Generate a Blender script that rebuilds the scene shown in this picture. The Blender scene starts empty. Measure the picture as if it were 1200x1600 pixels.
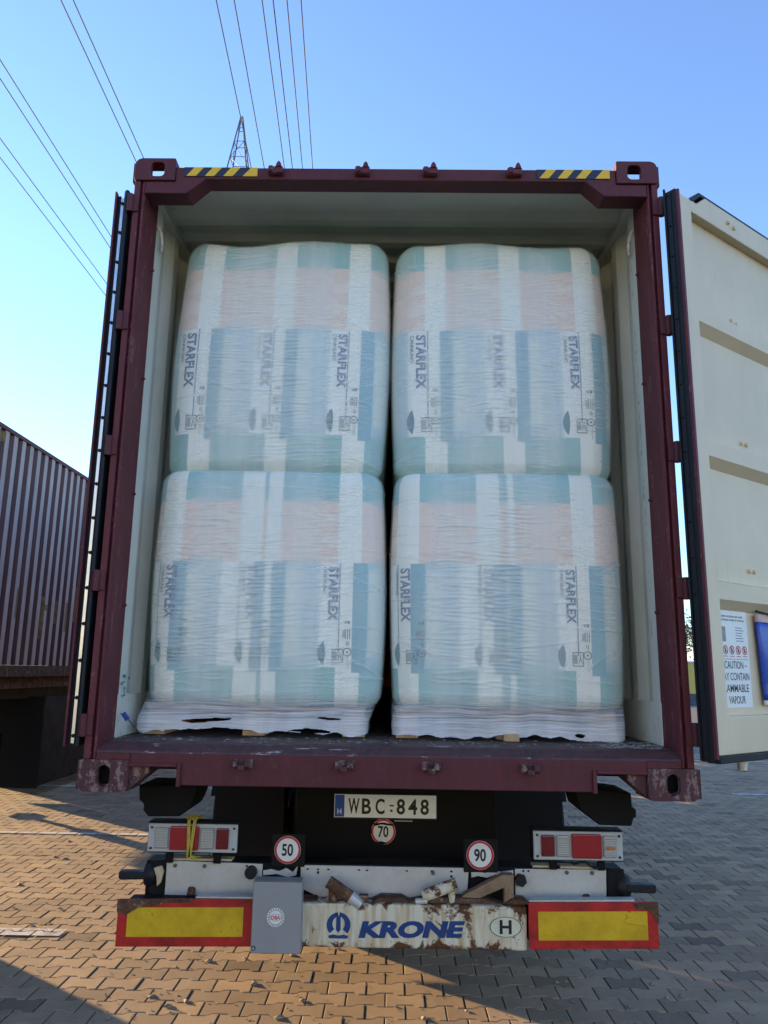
import bpy, bmesh, math, random
import numpy as np
from mathutils import Vector, Matrix, noise

random.seed(7)
rng = np.random.default_rng(7)
R = math.radians
scn = bpy.context.scene
COL = scn.collection

# ------------------------------------------------------------------ camera
cam = bpy.data.cameras.new('camera')
cam_o = bpy.data.objects.new('camera', cam)
COL.objects.link(cam_o)
cam.sensor_fit = 'HORIZONTAL'
cam.sensor_width = 36.0
cam.lens = 36.0
cam.clip_start = 0.05
cam.clip_end = 3000
pitch, yaw, roll = R(11.693), R(-0.707), R(0.849)
fw = Vector((math.sin(yaw) * math.cos(pitch), math.cos(yaw) * math.cos(pitch), math.sin(pitch)))
rt = Vector((math.cos(yaw), -math.sin(yaw), 0))
up = rt.cross(fw)
rt2 = rt * math.cos(roll) + up * math.sin(roll)
up2 = up * math.cos(roll) - rt * math.sin(roll)
CAM = Vector((0.011, -3.199, 1.635))
M = Matrix((rt2, up2, -fw)).transposed().to_4x4()
M.translation = CAM
cam_o.matrix_world = M
scn.camera = cam_o

# ------------------------------------------------------------------ world, sun, exposure
SUN_EL = R(7.3)
sun_h = Vector((-0.785, 0.62, 0)).normalized()           # towards the sun
world = bpy.data.worlds.new('World')
scn.world = world
world.use_nodes = True
wn = world.node_tree.nodes
wl = world.node_tree.links
for n in list(wn):
    wn.remove(n)
wo = wn.new('ShaderNodeOutputWorld')
bg = wn.new('ShaderNodeBackground')
sky = wn.new('ShaderNodeTexSky')
sky.sky_type = 'NISHITA'
sky.sun_disc = False
sky.sun_elevation = SUN_EL
sky.sun_rotation = math.atan2(sun_h.x, sun_h.y)
sky.altitude = 100
sky.air_density = 1.0
sky.dust_density = 0.0
sky.ozone_density = 4.0
bg.inputs['Strength'].default_value = 0.148
hs = wn.new('ShaderNodeHueSaturation')
hs.inputs['Hue'].default_value = 0.507
hs.inputs['Saturation'].default_value = 0.90
wl.new(sky.outputs['Color'], hs.inputs['Color'])
wl.new(hs.outputs['Color'], bg.inputs['Color'])
wl.new(bg.outputs['Background'], wo.inputs['Surface'])
sun = bpy.data.lights.new('sun', 'SUN')
sun.energy = 4.0
sun.angle = R(0.5)
sun.color = (1.0, 0.69, 0.35)
sun_o = bpy.data.objects.new('sun', sun)
COL.objects.link(sun_o)
to_sun = Vector((sun_h.x * math.cos(SUN_EL), sun_h.y * math.cos(SUN_EL), math.sin(SUN_EL)))
sun_o.rotation_euler = to_sun.to_track_quat('Z', 'Y').to_euler()
sun_o.location = (-20, 20, 20)
scn.view_settings.view_transform = 'Standard'
scn.view_settings.look = 'None'
scn.view_settings.gamma = 1.0
scn.view_settings.use_curve_mapping = False
scn.view_settings.exposure = 2.2
scn.cycles.max_bounces = 8
scn.cycles.transparent_max_bounces = 12

# ------------------------------------------------------------------ helpers: tagging and meshes
def tag(o, label=None, cat=None, group=None, kind=None):
    if label: o['label'] = label
    if cat: o['category'] = cat
    if group: o['group'] = group
    if kind: o['kind'] = kind
    return o

def empty(name, loc, label, cat, group=None):
    o = bpy.data.objects.new(name, None)
    COL.objects.link(o)
    o.location = loc
    o.empty_display_size = 0.2
    return tag(o, label, cat, group)

def link(o, parent):
    COL.objects.link(o)
    if parent is not None:
        o.parent = parent
        # world-space coordinates are used for all parts: undo the parents' offset
        off = Vector((0, 0, 0))
        p = parent
        while p is not None:
            off += p.location
            p = p.parent
        o.location = -off + o.location
    return o

class MB:
    def __init__(self):
        self.v = []
        self.f = []
    def add(self, vs, fs):
        n = len(self.v)
        self.v += [tuple(p) for p in vs]
        self.f += [tuple(i + n for i in f) for f in fs]
        return self
    def box(self, x0, x1, y0, y1, z0, z1):
        vs = [(x0, y0, z0), (x1, y0, z0), (x1, y1, z0), (x0, y1, z0), (x0, y0, z1), (x1, y0, z1), (x1, y1, z1), (x0, y1, z1)]
        return self.add(vs, [(0, 3, 2, 1), (4, 5, 6, 7), (0, 1, 5, 4), (1, 2, 6, 5), (2, 3, 7, 6), (3, 0, 4, 7)])
    def prism(self, poly, axis, a, b):
        """poly: 2-D outline; axis 'x': (y,z), 'y': (x,z), 'z': (x,y)"""
        n = len(poly)
        def mk(p, t):
            return {'x': (t, p[0], p[1]), 'y': (p[0], t, p[1]), 'z': (p[0], p[1], t)}[axis]
        vs = [mk(p, a) for p in poly] + [mk(p, b) for p in poly]
        fs = [tuple(range(n - 1, -1, -1)), tuple(range(n, 2 * n))]
        fs += [(i, (i + 1) % n, n + (i + 1) % n, n + i) for i in range(n)]
        return self.add(vs, fs)
    def cyl(self, p0, p1, r0, r1=None, n=16, caps=True):
        r1 = r0 if r1 is None else r1
        p0 = Vector(p0); p1 = Vector(p1)
        d = (p1 - p0).normalized()
        a = d.orthogonal().normalized()
        b = d.cross(a)
        vs = []
        for p, r in ((p0, r0), (p1, r1)):
            for i in range(n):
                t = 2 * math.pi * i / n
                vs.append(p + (a * math.cos(t) + b * math.sin(t)) * r)
        fs = [(i, (i + 1) % n, n + (i + 1) % n, n + i) for i in range(n)]
        if caps:
            fs += [tuple(range(n - 1, -1, -1)), tuple(range(n, 2 * n))]
        return self.add(vs, fs)
    def tube(self, pts, r, n=8):
        for a, b in zip(pts[:-1], pts[1:]):
            self.cyl(a, b, r, r, n)
        return self
    def lathe(self, prof, c, axis='x', n=32):
        """prof: (radius, along) pairs"""
        vs, fs = [], []
        m = len(prof)
        for i in range(n):
            t = 2 * math.pi * i / n
            for (r, a) in prof:
                if axis == 'x':
                    vs.append((c[0] + a, c[1] + r * math.cos(t), c[2] + r * math.sin(t)))
                else:
                    vs.append((c[0] + r * math.cos(t), c[1] + r * math.sin(t), c[2] + a))
        for i in range(n):
            for j in range(m - 1):
                k = (i + 1) % n
                fs.append((i * m + j, k * m + j, k * m + j + 1, i * m + j + 1))
        return self.add(vs, fs)
    def build(self, name, mat, parent=None, bevel=0, smooth=False, seg=2):
        me = bpy.data.meshes.new(name)
        me.from_pydata(self.v, [], self.f)
        bm = bmesh.new(); bm.from_mesh(me)
        bmesh.ops.recalc_face_normals(bm, faces=bm.faces)
        bm.to_mesh(me); bm.free()
        return place(name, me, mat, parent, bevel, smooth, seg)

def place(name, me, mat, parent=None, bevel=0, smooth=False, seg=2):
    o = bpy.data.objects.new(name, me)
    if mat: me.materials.append(mat)
    if smooth:
        me.polygons.foreach_set('use_smooth', [True] * len(me.polygons))
    link(o, parent)
    if bevel:
        b = o.modifiers.new('bevel', 'BEVEL')
        b.width = bevel; b.segments = seg; b.limit_method = 'ANGLE'; b.angle_limit = R(35)
    return o

def box(name, mat, parent, x0, x1, y0, y1, z0, z1, bevel=0.003):
    return MB().box(x0, x1, y0, y1, z0, z1).build(name, mat, parent, bevel)

FONT_CACHE = {}
def glyphs(text, weight=0.0):
    key = (text, weight)
    if key in FONT_CACHE: return FONT_CACHE[key]
    c = bpy.data.curves.new('glyphs', 'FONT')
    c.body = text; c.size = 1.0; c.offset = weight; c.resolution_u = 4
    o = bpy.data.objects.new('glyphs', c)
    COL.objects.link(o)
    dg = bpy.context.evaluated_depsgraph_get()
    me = bpy.data.meshes.new_from_object(o.evaluated_get(dg))
    v = np.array([p.co[:] for p in me.vertices])
    f = [tuple(p.vertices) for p in me.polygons]
    bpy.data.meshes.remove(me); bpy.data.objects.remove(o); bpy.data.curves.remove(c)
    v[:, 0] -= v[:, 0].min(); v[:, 1] -= v[:, 1].min()
    FONT_CACHE[key] = (v, f)
    return v, f

def text_fit(text, w, h, weight=0.0, shear=0.0):
    """glyph vertices scaled to width w and height h, origin lower left"""
    v, f = glyphs(text, weight)
    x = v[:, 0] / v[:, 0].max() * w
    y = v[:, 1] / v[:, 1].max() * h
    return x + y * shear, y, f

def text_obj(name, text, mat, parent, fn, w, h, weight=0.0, shear=0.0, label=None):
    x, y, f = text_fit(text, w, h, weight, shear)
    me = bpy.data.meshes.new(name)
    me.from_pydata([fn(a, b) for a, b in zip(x, y)], [], f)
    o = place(name, me, mat, parent)
    if label: o['label'] = label
    return o

def lerp(a, b, t): return a + (b - a) * t

# ------------------------------------------------------------------ helpers: materials
class NT:
    def __init__(self, name):
        self.m = bpy.data.materials.new(name)
        self.m.use_nodes = True
        self.t = self.m.node_tree
        self.b = self.t.nodes['Principled BSDF']
        self.o = self.t.nodes['Material Output']
    def n(self, typ, **kw):
        nd = self.t.nodes.new(typ)
        for k, v in kw.items():
            if k.startswith('i_'):
                nd.inputs[k[2:].replace('_', ' ')].default_value = v
            else:
                setattr(nd, k, v)
        return nd
    def l(self, a, b): self.t.links.new(a, b)
    def val(self, x, sock):
        if isinstance(x, (int, float)): sock.default_value = x
        elif isinstance(x, tuple): sock.default_value = x if len(x) == len(sock.default_value) else (*x, 1.0)
        else: self.l(x, sock)
    def math(self, op, a, b=0.0, c=0.0, clamp=False):
        nd = self.n('ShaderNodeMath', operation=op, use_clamp=clamp)
        for i, x in enumerate((a, b, c)): self.val(x, nd.inputs[i])
        return nd.outputs[0]
    def mix(self, f, a, b):
        nd = self.n('ShaderNodeMix', data_type='RGBA', clamp_factor=True)
        self.val(f, nd.inputs['Factor'])
        self.val(a, nd.inputs[6]); self.val(b, nd.inputs[7])
        return nd.outputs[2]
    def ramp(self, f, stops):
        nd = self.n('ShaderNodeValToRGB')
        cr = nd.color_ramp
        while len(cr.elements) > 1: cr.elements.remove(cr.elements[-1])
        cr.elements[0].position = stops[0][0]
        cr.elements[0].color = self.c4(stops[0][1])
        for p, c in stops[1:]:
            e = cr.elements.new(p); e.color = self.c4(c)
        self.l(f, nd.inputs[0])
        return nd.outputs[0]
    @staticmethod
    def c4(c):
        return (c, c, c, 1) if isinstance(c, (int, float)) else (*c, 1)
    def pos(self):
        return self.n('ShaderNodeNewGeometry').outputs['Position']
    def objc(self):
        return self.n('ShaderNodeTexCoord').outputs['Object']
    def scaled(self, vec, s):
        nd = self.n('ShaderNodeVectorMath', operation='MULTIPLY')
        self.l(vec, nd.inputs[0]); nd.inputs[1].default_value = s
        return nd.outputs[0]
    def noise(self, vec, scale, detail=4, rough=0.6, dist=0.0):
        nd = self.n('ShaderNodeTexNoise')
        self.l(vec, nd.inputs['Vector'])
        nd.inputs['Scale'].default_value = scale; nd.inputs['Detail'].default_value = detail
        nd.inputs['Roughness'].default_value = rough; nd.inputs['Distortion'].default_value = dist
        return nd.outputs['Fac']
    def bump(self, h, strength=0.3, dist=0.01):
        nd = self.n('ShaderNodeBump')
        nd.inputs['Strength'].default_value = strength; nd.inputs['Distance'].default_value = dist
        self.l(h, nd.inputs['Height'])
        self.l(nd.outputs[0], self.b.inputs['Normal'])
    def set(self, col=None, rough=None, metal=None, spec=None):
        if col is not None: self.val(col, self.b.inputs['Base Color'])
        if rough is not None: self.val(rough, self.b.inputs['Roughness'])
        if metal is not None: self.val(metal, self.b.inputs['Metallic'])
        if spec is not None: self.val(spec, self.b.inputs['Specular IOR Level'])
        return self.m

def mottled(name, col, var=0.15, rough=0.6, scale=6, metal=0.0, bump=0.0, spec=0.4):
    t = NT(name)
    p = t.pos()
    f = t.noise(p, scale, 5, 0.65)
    g = t.noise(p, scale * 7, 3, 0.6)
    h = t.math('ADD', t.math('MULTIPLY', f, 0.7), t.math('MULTIPLY', g, 0.3))
    lo = tuple(c * (1 - var) for c in col); hi = tuple(min(1, c * (1 + var)) for c in col)
    c = t.ramp(h, [(0.3, lo), (0.7, hi)])
    t.set(c, t.ramp(f, [(0.3, max(0.05, rough - .1)), (0.7, min(1, rough + .1))]), metal, spec)
    if bump: t.bump(g, bump, 0.004)
    return t.m

def worn_paint(name, col, under, amount=0.5, rust=(0.10, 0.045, 0.025), rough=0.45, streak=True):
    """paint with chips down to primer/metal, runs of dirt and a little rust"""
    t = NT(name)
    p = t.pos()
    sv = t.scaled(p, (1.0, 1.0, 0.22)) if streak else p
    big = t.noise(p, 2.2, 4, 0.6)
    st = t.noise(sv, 26, 6, 0.7)
    ch = t.noise(p, 55, 6, 0.75)
    dirt = t.ramp(st, [(0.35, tuple(c * 0.62 for c in col)), (0.62, col)])
    base = t.mix(t.math('MULTIPLY', big, 0.35), dirt, tuple(min(1, c * 1.35 + 0.01) for c in col))
    chips = t.ramp(t.math('ADD', t.math('MULTIPLY', st, 0.55), t.math('MULTIPLY', ch, 0.45)), [(0.60 - 0.1 * amount, 0.0), (0.63 - 0.1 * amount, 1.0)])
    rusty = t.ramp(t.noise(p, 16, 5, 0.7, 0.6), [(0.60 - 0.08 * amount, 0.0), (0.72, 1.0)])
    c = t.mix(t.math('MULTIPLY', rusty, 0.7), base, rust)
    c = t.mix(t.math('MULTIPLY', chips, min(1, amount)), c, under)
    t.set(c, t.math('ADD', rough, t.math('MULTIPLY', st, 0.25)), 0.0, 0.4)
    t.bump(t.math('ADD', t.math('MULTIPLY', ch, 0.4), big), 0.12, 0.003)
    return t.m

MAT = {}
MAT['maroon'] = worn_paint('maroon_paint', (0.098, 0.016, 0.022), (0.26, 0.19, 0.19), 0.12, rough=0.5)
MAT['maroon_worn'] = worn_paint('maroon_paint_scraped', (0.085, 0.026, 0.032), (0.24, 0.165, 0.14), 0.85, rough=0.6)
MAT['maroon_mid'] = worn_paint('maroon_paint_scuffed', (0.125, 0.018, 0.025), (0.30, 0.22, 0.21), 0.35, rough=0.5)
def wall_paint():
    t = NT('beige_wall_paint')
    p = t.pos()
    a = t.noise(p, 1.6, 4, 0.6); b = t.noise(t.scaled(p, (1, 1, .2)), 16, 5, 0.7); c = t.noise(t.scaled(p, (1, 1, .4)), 45, 5, 0.75)
    col = t.ramp(t.math('ADD', t.math('MULTIPLY', a, .5), t.math('MULTIPLY', b, .5)), [(0.32, (0.62, 0.60, 0.50)), (0.6, (0.72, 0.695, 0.59))])
    sep = t.n('ShaderNodeSeparateXYZ'); t.l(p, sep.inputs[0])
    low = t.ramp(t.math('SUBTRACT', 2.3, sep.outputs['Z']), [(0.0, 0.0), (0.9, 0.09)])
    scr = t.ramp(t.math('ADD', c, low), [(0.70, 0.0), (0.74, 1.0)])
    col = t.mix(t.math('MULTIPLY', scr, .7), col, (0.16, 0.17, 0.18))
    t.set(col, 0.5); t.bump(b, .1, .004); return t.m
MAT['beige'] = wall_paint()
MAT['ceiling'] = mottled('ceiling_paint', (0.66, 0.66, 0.58), 0.08, 0.6, 3)
def door_paint():
    t = NT('beige_door_paint')
    p = t.pos()
    a = t.noise(p, 1.6, 4, 0.6); b = t.noise(t.scaled(p, (1, 1, .35)), 9, 5, 0.65); c = t.noise(p, 70, 4, 0.7)
    col = t.ramp(t.math('ADD', t.math('MULTIPLY', a, .65), t.math('MULTIPLY', b, .35)), [(0.3, (0.60, 0.49, 0.32)), (0.6, (0.68, 0.56, 0.375))])
    col = t.mix(t.ramp(c, [(0.66, 0.0), (0.76, 0.45)]), col, (0.36, 0.29, 0.2))
    run = t.ramp(t.noise(t.scaled(p, (1, 1, .1)), 22, 5, 0.7), [(0.62, 0.0), (0.72, 0.4)])
    col = t.mix(run, col, (0.42, 0.31, 0.19))
    t.set(col, 0.5); t.bump(a, .1, .004); return t.m
MAT['beige_door'] = door_paint()
MAT['rubber'] = mottled('black_rubber', (0.010, 0.011, 0.014), 0.25, 0.55, 9, spec=0.3)
MAT['steel'] = mottled('steel_strip', (0.62, 0.64, 0.66), 0.12, 0.32, 12, metal=1.0)
MAT['galv'] = mottled('galvanised_plate', (0.52, 0.52, 0.49), 0.14, 0.5, 9, metal=0.35)
MAT['black'] = mottled('black_frame_paint', (0.006, 0.006, 0.0065), 0.3, 0.65, 7, spec=0.15)
MAT['blackmatt'] = mottled('black_plastic', (0.009, 0.009, 0.0095), 0.3, 0.75, 7, spec=0.2)
MAT['tyre'] = mottled('tyre_rubber', (0.010, 0.010, 0.010), 0.3, 0.85, 14, spec=0.15)
MAT['yellow_vinyl'] = mottled('yellow_vinyl', (0.78, 0.47, 0.03), 0.1, 0.45, 20)
MAT['navy_vinyl'] = mottled('dark_vinyl', (0.02, 0.028, 0.05), 0.2, 0.45, 20)
MAT['white_vinyl'] = mottled('white_vinyl', (0.74, 0.74, 0.70), 0.06, 0.45, 16)
MAT['plate_white'] = mottled('plate_white', (0.82, 0.89, 0.96), 0.05, 0.4, 16)
MAT['ink'] = mottled('black_ink', (0.012, 0.012, 0.013), 0.2, 0.5, 30)
MAT['red_ink'] = mottled('red_ink', (0.48, 0.02, 0.03), 0.15, 0.45, 30)
MAT['blue_ink'] = mottled('blue_ink', (0.012, 0.08, 0.42), 0.2, 0.45, 30)
MAT['logo_blue'] = mottled('dark_blue_lettering', (0.010, 0.045, 0.17), 0.35, 0.5, 30)
MAT['grey_box'] = mottled('grey_box_paint', (0.28, 0.275, 0.265), 0.07, 0.5, 5)
MAT['bezel'] = mottled('lamp_bezel', (0.45, 0.47, 0.46), 0.08, 0.45, 14)
MAT['wood'] = mottled('pallet_wood', (0.48, 0.32, 0.17), 0.25, 0.75, 18)
MAT['oldwood'] = mottled('weathered_timber', (0.26, 0.17, 0.10), 0.4, 0.8, 22)
MAT['tan'] = mottled('tan_foam', (0.55, 0.43, 0.26), 0.2, 0.8, 22)
MAT['blue_tag'] = mottled('blue_tag', (0.03, 0.05, 0.28), 0.1, 0.4, 30)
MAT['lattice'] = mottled('galvanised_lattice', (0.12, 0.11, 0.11), 0.2, 0.6, 2, metal=0.3)
MAT['wire'] = mottled('power_cable', (0.035, 0.045, 0.06), 0.2, 0.6, 1)
MAT['strap'] = mottled('yellow_strap', (0.45, 0.36, 0.05), 0.25, 0.7, 30)

def red_board():
    t = NT('red_reflector')
    p = t.pos()
    d = t.noise(p, 11, 6, 0.7)
    e = t.noise(p, 60, 4, 0.7)
    c = t.ramp(d, [(0.36, (0.24, 0.008, 0.008)), (0.58, (0.50, 0.014, 0.012))])
    scr = t.ramp(t.math('ADD', t.math('MULTIPLY', e, .6), t.math('MULTIPLY', d, .4)), [(0.58, 0.0), (0.62, 1.0)])
    c = t.mix(t.math('MULTIPLY', scr, 0.6), c, (0.07, 0.035, 0.03))
    t.set(c, 0.45); return t.m
MAT['red_board'] = red_board()
def yellow_board():
    t = NT('yellow_reflector')
    p = t.pos()
    d = t.noise(p, 9, 6, 0.7)
    e = t.noise(p, 38, 4, 0.7)
    c = t.ramp(d, [(0.35, (0.50, 0.30, 0.006)), (0.6, (0.66, 0.42, 0.010))])
    scr = t.ramp(t.math('ADD', t.math('MULTIPLY', e, .6), t.math('MULTIPLY', d, .4)), [(0.61, 0.0), (0.65, 0.9)])
    c = t.mix(scr, c, (0.06, 0.04, 0.02))
    t.set(c, 0.45); return t.m
MAT['yellow_board'] = yellow_board()

def rusty_cream():
    t = NT('rusty_cream_paint')
    p = t.pos()
    run = t.noise(t.scaled(p, (1, 1, 0.12)), 26, 5, 0.6)
    blot = t.noise(p, 7.5, 7, 0.68, 0.8)
    fine = t.noise(p, 60, 5, 0.7)
    stain = t.mix(t.ramp(run, [(0.44, 0.0), (0.68, 1.0)]), (0.66, 0.61, 0.46), (0.44, 0.29, 0.12))
    sep = t.n('ShaderNodeSeparateXYZ'); t.l(p, sep.inputs[0])
    edge = t.ramp(t.math('ABSOLUTE', t.math('DIVIDE', t.math('SUBTRACT', sep.outputs['Z'], 0.59), 0.085)), [(0.55, 0.0), (1.0, 0.10)])   # rust creeps in from the edges
    m = t.math('ADD', edge, t.math('ADD', t.math('MULTIPLY', blot, 0.8), t.math('MULTIPLY', fine, 0.2)))
    r = t.ramp(fine, [(0.3, (0.045, 0.018, 0.010)), (0.7, (0.16, 0.065, 0.025))])
    c = t.mix(t.ramp(m, [(0.56, 0.0), (0.61, 1.0)]), stain, r)
    t.set(c, t.ramp(m, [(0.5, 0.5), (0.6, 0.9)]), 0, 0.3)
    t.bump(m, 0.4, 0.004); return t.m
MAT['rusty'] = rusty_cream()
def rust():
    t = NT('brown_rust')
    p = t.pos()
    a = t.noise(p, 14, 6, 0.7); b = t.noise(p, 70, 4, 0.7)
    c = t.ramp(t.math('ADD', t.math('MULTIPLY', a, .6), t.math('MULTIPLY', b, .4)), [(0.35, (0.04, 0.02, 0.013)), (0.55, (0.13, 0.065, 0.035)), (0.68, (0.42, 0.34, 0.22))])
    t.set(c, 0.85, 0, 0.25); t.bump(b, 0.4, 0.003); return t.m
MAT['rust'] = rust()

def lens(name, col, rib):
    t = NT(name)
    w = t.n('ShaderNodeTexWave', wave_type='BANDS', bands_direction='Z')
    t.l(t.pos(), w.inputs['Vector']); w.inputs['Scale'].default_value = rib
    t.set(col, 0.22, 0.0, 0.6)
    t.b.inputs['Coat Weight'].default_value = 0.6
    t.bump(w.outputs['Fac'], 0.25 if rib > 31 else 0.05, 0.003); return t.m
MAT['lens_red'] = lens('red_lens', (0.33, 0.015, 0.02), 30)
MAT['lens_dark'] = lens('dark_red_lens', (0.16, 0.008, 0.012), 22)
MAT['lens_clear'] = lens('clear_lens', (0.34, 0.34, 0.32), 34)

def floor_mat():
    t = NT('dirty_container_floor')
    p = t.pos()
    a = t.noise(t.scaled(p, (1, 0.3, 1)), 14, 6, 0.7); b = t.noise(p, 40, 5, 0.7)
    c = t.ramp(a, [(0.3, (0.03, 0.018, 0.014)), (0.55, (0.09, 0.055, 0.04)), (0.7, (0.20, 0.15, 0.12))])
    c = t.mix(t.ramp(b, [(0.66, 0.0), (0.70, 1.0)]), c, (0.38, 0.34, 0.30))
    t.set(c, 0.7); t.bump(b, 0.4, 0.004); return t.m
MAT['floor'] = floor_mat()
def sill_mat():
    t = NT('scraped_sill')
    p = t.pos()
    a = t.noise(t.scaled(p, (0.25, 1, 1)), 22, 6, 0.75); b = t.noise(p, 30, 5, 0.7)
    c = t.ramp(b, [(0.3, (0.028, 0.014, 0.014)), (0.6, (0.085, 0.032, 0.034))])
    c = t.mix(t.ramp(a, [(0.62, 0.0), (0.66, 1.0)]), c, (0.42, 0.34, 0.34))
    t.set(c, 0.55); return t.m
MAT['sill'] = sill_mat()

# pavers: concrete, tint differs from stone to stone
def paver_mat():
    t = NT('concrete_paver')
    g = t.n('ShaderNodeNewGeometry')
    oi = t.n('ShaderNodeObjectInfo')
    r = t.math('FRACT', t.math('ADD', g.outputs['Random Per Island'], oi.outputs['Random']))
    p = g.outputs['Position']
    a = t.noise(p, 5, 5, 0.6); b = t.noise(p, 130, 4, 0.7); d = t.noise(p, 0.55, 4, 0.6)
    c = t.ramp(r, [(0.0, (0.18, 0.125, 0.078)), (0.07, (0.285, 0.198, 0.12)), (0.5, (0.355, 0.248, 0.150)), (0.9, (0.40, 0.28, 0.170)), (1.0, (0.44, 0.295, 0.17))])
    k = t.ramp(t.math('ADD', t.math('MULTIPLY', a, 0.6), t.math('MULTIPLY', d, 0.4)), [(0.3, 0.72), (0.7, 1.12)])
    mm = t.n('ShaderNodeMix', data_type='RGBA', blend_type='MULTIPLY'); mm.inputs[0].default_value = 1.0
    t.l(c, mm.inputs[6]); t.l(k, mm.inputs[7])
    c2 = t.mix(t.ramp(b, [(0.62, 0.0), (0.7, 0.35)]), mm.outputs[2], (0.09, 0.08, 0.07))
    st = t.ramp(t.noise(p, 1.7, 6, 0.68, 0.7), [(0.60, 0.0), (0.74, 0.55)])       # oil and tyre stains
    c2 = t.mix(st, c2, (0.07, 0.06, 0.05))
    t.set(c2, 0.85, 0, 0.3); t.bump(b, 0.35, 0.0025); return t.m
MAT['paver'] = paver_mat()
def ground_mat():
    t = NT('paving_bed')
    p = t.pos()
    a = t.noise(p, 3, 5, 0.6); b = t.noise(p, 90, 4, 0.7)
    sep = t.n('ShaderNodeSeparateXYZ'); t.l(p, sep.inputs[0])
    near = t.math('LESS_THAN', sep.outputs['Y'], 14.0)
    sand = t.ramp(b, [(0.3, (0.055, 0.047, 0.036)), (0.7, (0.10, 0.085, 0.065))])
    far = t.ramp(t.math('ADD', t.math('MULTIPLY', a, 0.5), t.math('MULTIPLY', b, 0.5)), [(0.3, (0.15, 0.13, 0.105)), (0.7, (0.23, 0.20, 0.16))])
    t.set(t.mix(near, far, sand), 0.95, 0, 0.2); t.bump(b, 0.3, 0.003); return t.m
MAT['ground'] = ground_mat()
def road_paint():
    t = NT('worn_road_paint')
    p = t.pos()
    b = t.noise(p, 60, 5, 0.75); a = t.noise(p, 7, 4, 0.6)
    m = t.math('ADD', t.math('MULTIPLY', a, .5), t.math('MULTIPLY', b, .5))
    t.set(t.mix(t.ramp(m, [(0.40, 0.85), (0.56, 0.0)]), (0.66, 0.65, 0.62), (0.24, 0.21, 0.17)), 0.7); return t.m
MAT['road_paint'] = road_paint()

# printed cover of the bales: a repeat of 0.36 m round the bale, v = metres above the bale's base
PERIOD = 0.37
def print_mat(name, h):
    t = NT(name)
    uv = t.n('ShaderNodeUVMap'); uv.uv_map = 'UVMap'
    sep = t.n('ShaderNodeSeparateXYZ'); t.l(uv.outputs[0], sep.inputs[0])
    s = t.math('FRACT', t.math('DIVIDE', sep.outputs['X'], PERIOD))
    v = t.math('SUBTRACT', 1.0, t.math('DIVIDE', sep.outputs['Y'], h))
    # the milky film blurs the print more in some strips than in others
    mid = t.ramp(s, [(0.06, 0.0), (0.20, 1.0), (0.42, 1.0), (0.55, 0.0)])
    soft = t.math('ADD', 0.008, t.math('MULTIPLY', mid, t.ramp(t.noise(t.scaled(uv.outputs[0], (4.0, 0.5, 1)), 1.5, 2, 0.5), [(0.38, 0.05), (0.62, 0.22)])))
    def band(x, lo, hi, w):
        a_ = t.math('ADD', t.math('DIVIDE', t.math('SUBTRACT', x, lo), w), 0.5, clamp=True)
        b_ = t.math('ADD', t.math('DIVIDE', t.math('SUBTRACT', hi, x), w), 0.5, clamp=True)
        return t.math('MULTIPLY', a_, b_)
    softv = t.math('MULTIPLY', soft, 0.3)
    def rect(a, b, c, d):
        return t.math('MULTIPLY', band(s, a, b, soft), band(v, c, d, softv))
    p = t.pos()
    a = t.noise(p, 3.0, 3, 0.5)
    white = (0.90, 0.90, 0.80); teal = (0.20, 0.48, 0.47); peach = (0.84, 0.62, 0.50); blue = (0.14, 0.40, 0.48); pale = (0.44, 0.60, 0.64)
    c = t.mix(rect(0, .715, -1, 2), white, teal)
    c = t.mix(rect(0, .715, .145, .41), c, peach)
    c = t.mix(rect(.07, .50, .41, .84), c, pale)
    c = t.mix(rect(.09, .26, .44, .80), c, (0.70, 0.76, 0.66))
    c = t.mix(rect(.0, .07, .41, .86), c, blue)
    c = t.mix(rect(.91, 1.01, .41, .86), c, blue)
    c = t.mix(rect(.50, .755, .41, .84), c, (0.90, 0.91, 0.84))
    c = t.mix(band(s, .742, .754, 0.006) if False else rect(.742, .757, .41, .78), c, (0.10, 0.16, 0.20))
    # soft wavy figure in the peach band
    wv = t.math('SINE', t.math('ADD', t.math('MULTIPLY', v, 70), t.math('MULTIPLY', t.noise(uv.outputs[0], 14, 2), 9)))
    c = t.mix(t.math('MULTIPLY', t.math('MULTIPLY', rect(.50, .72, .17, .40), t.math('GREATER_THAN', wv, 0.1)), 0.35), c, white)
    c = t.mix(t.math('MULTIPLY', a, 0.18), c, white)
    c = t.mix(t.math('MULTIPLY', mid, 0.26), c, (0.78, 0.82, 0.79))      # overlapping folds of the cover pale the print there
    t.set(c, 0.4, 0, 0.4); return t.m

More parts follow.
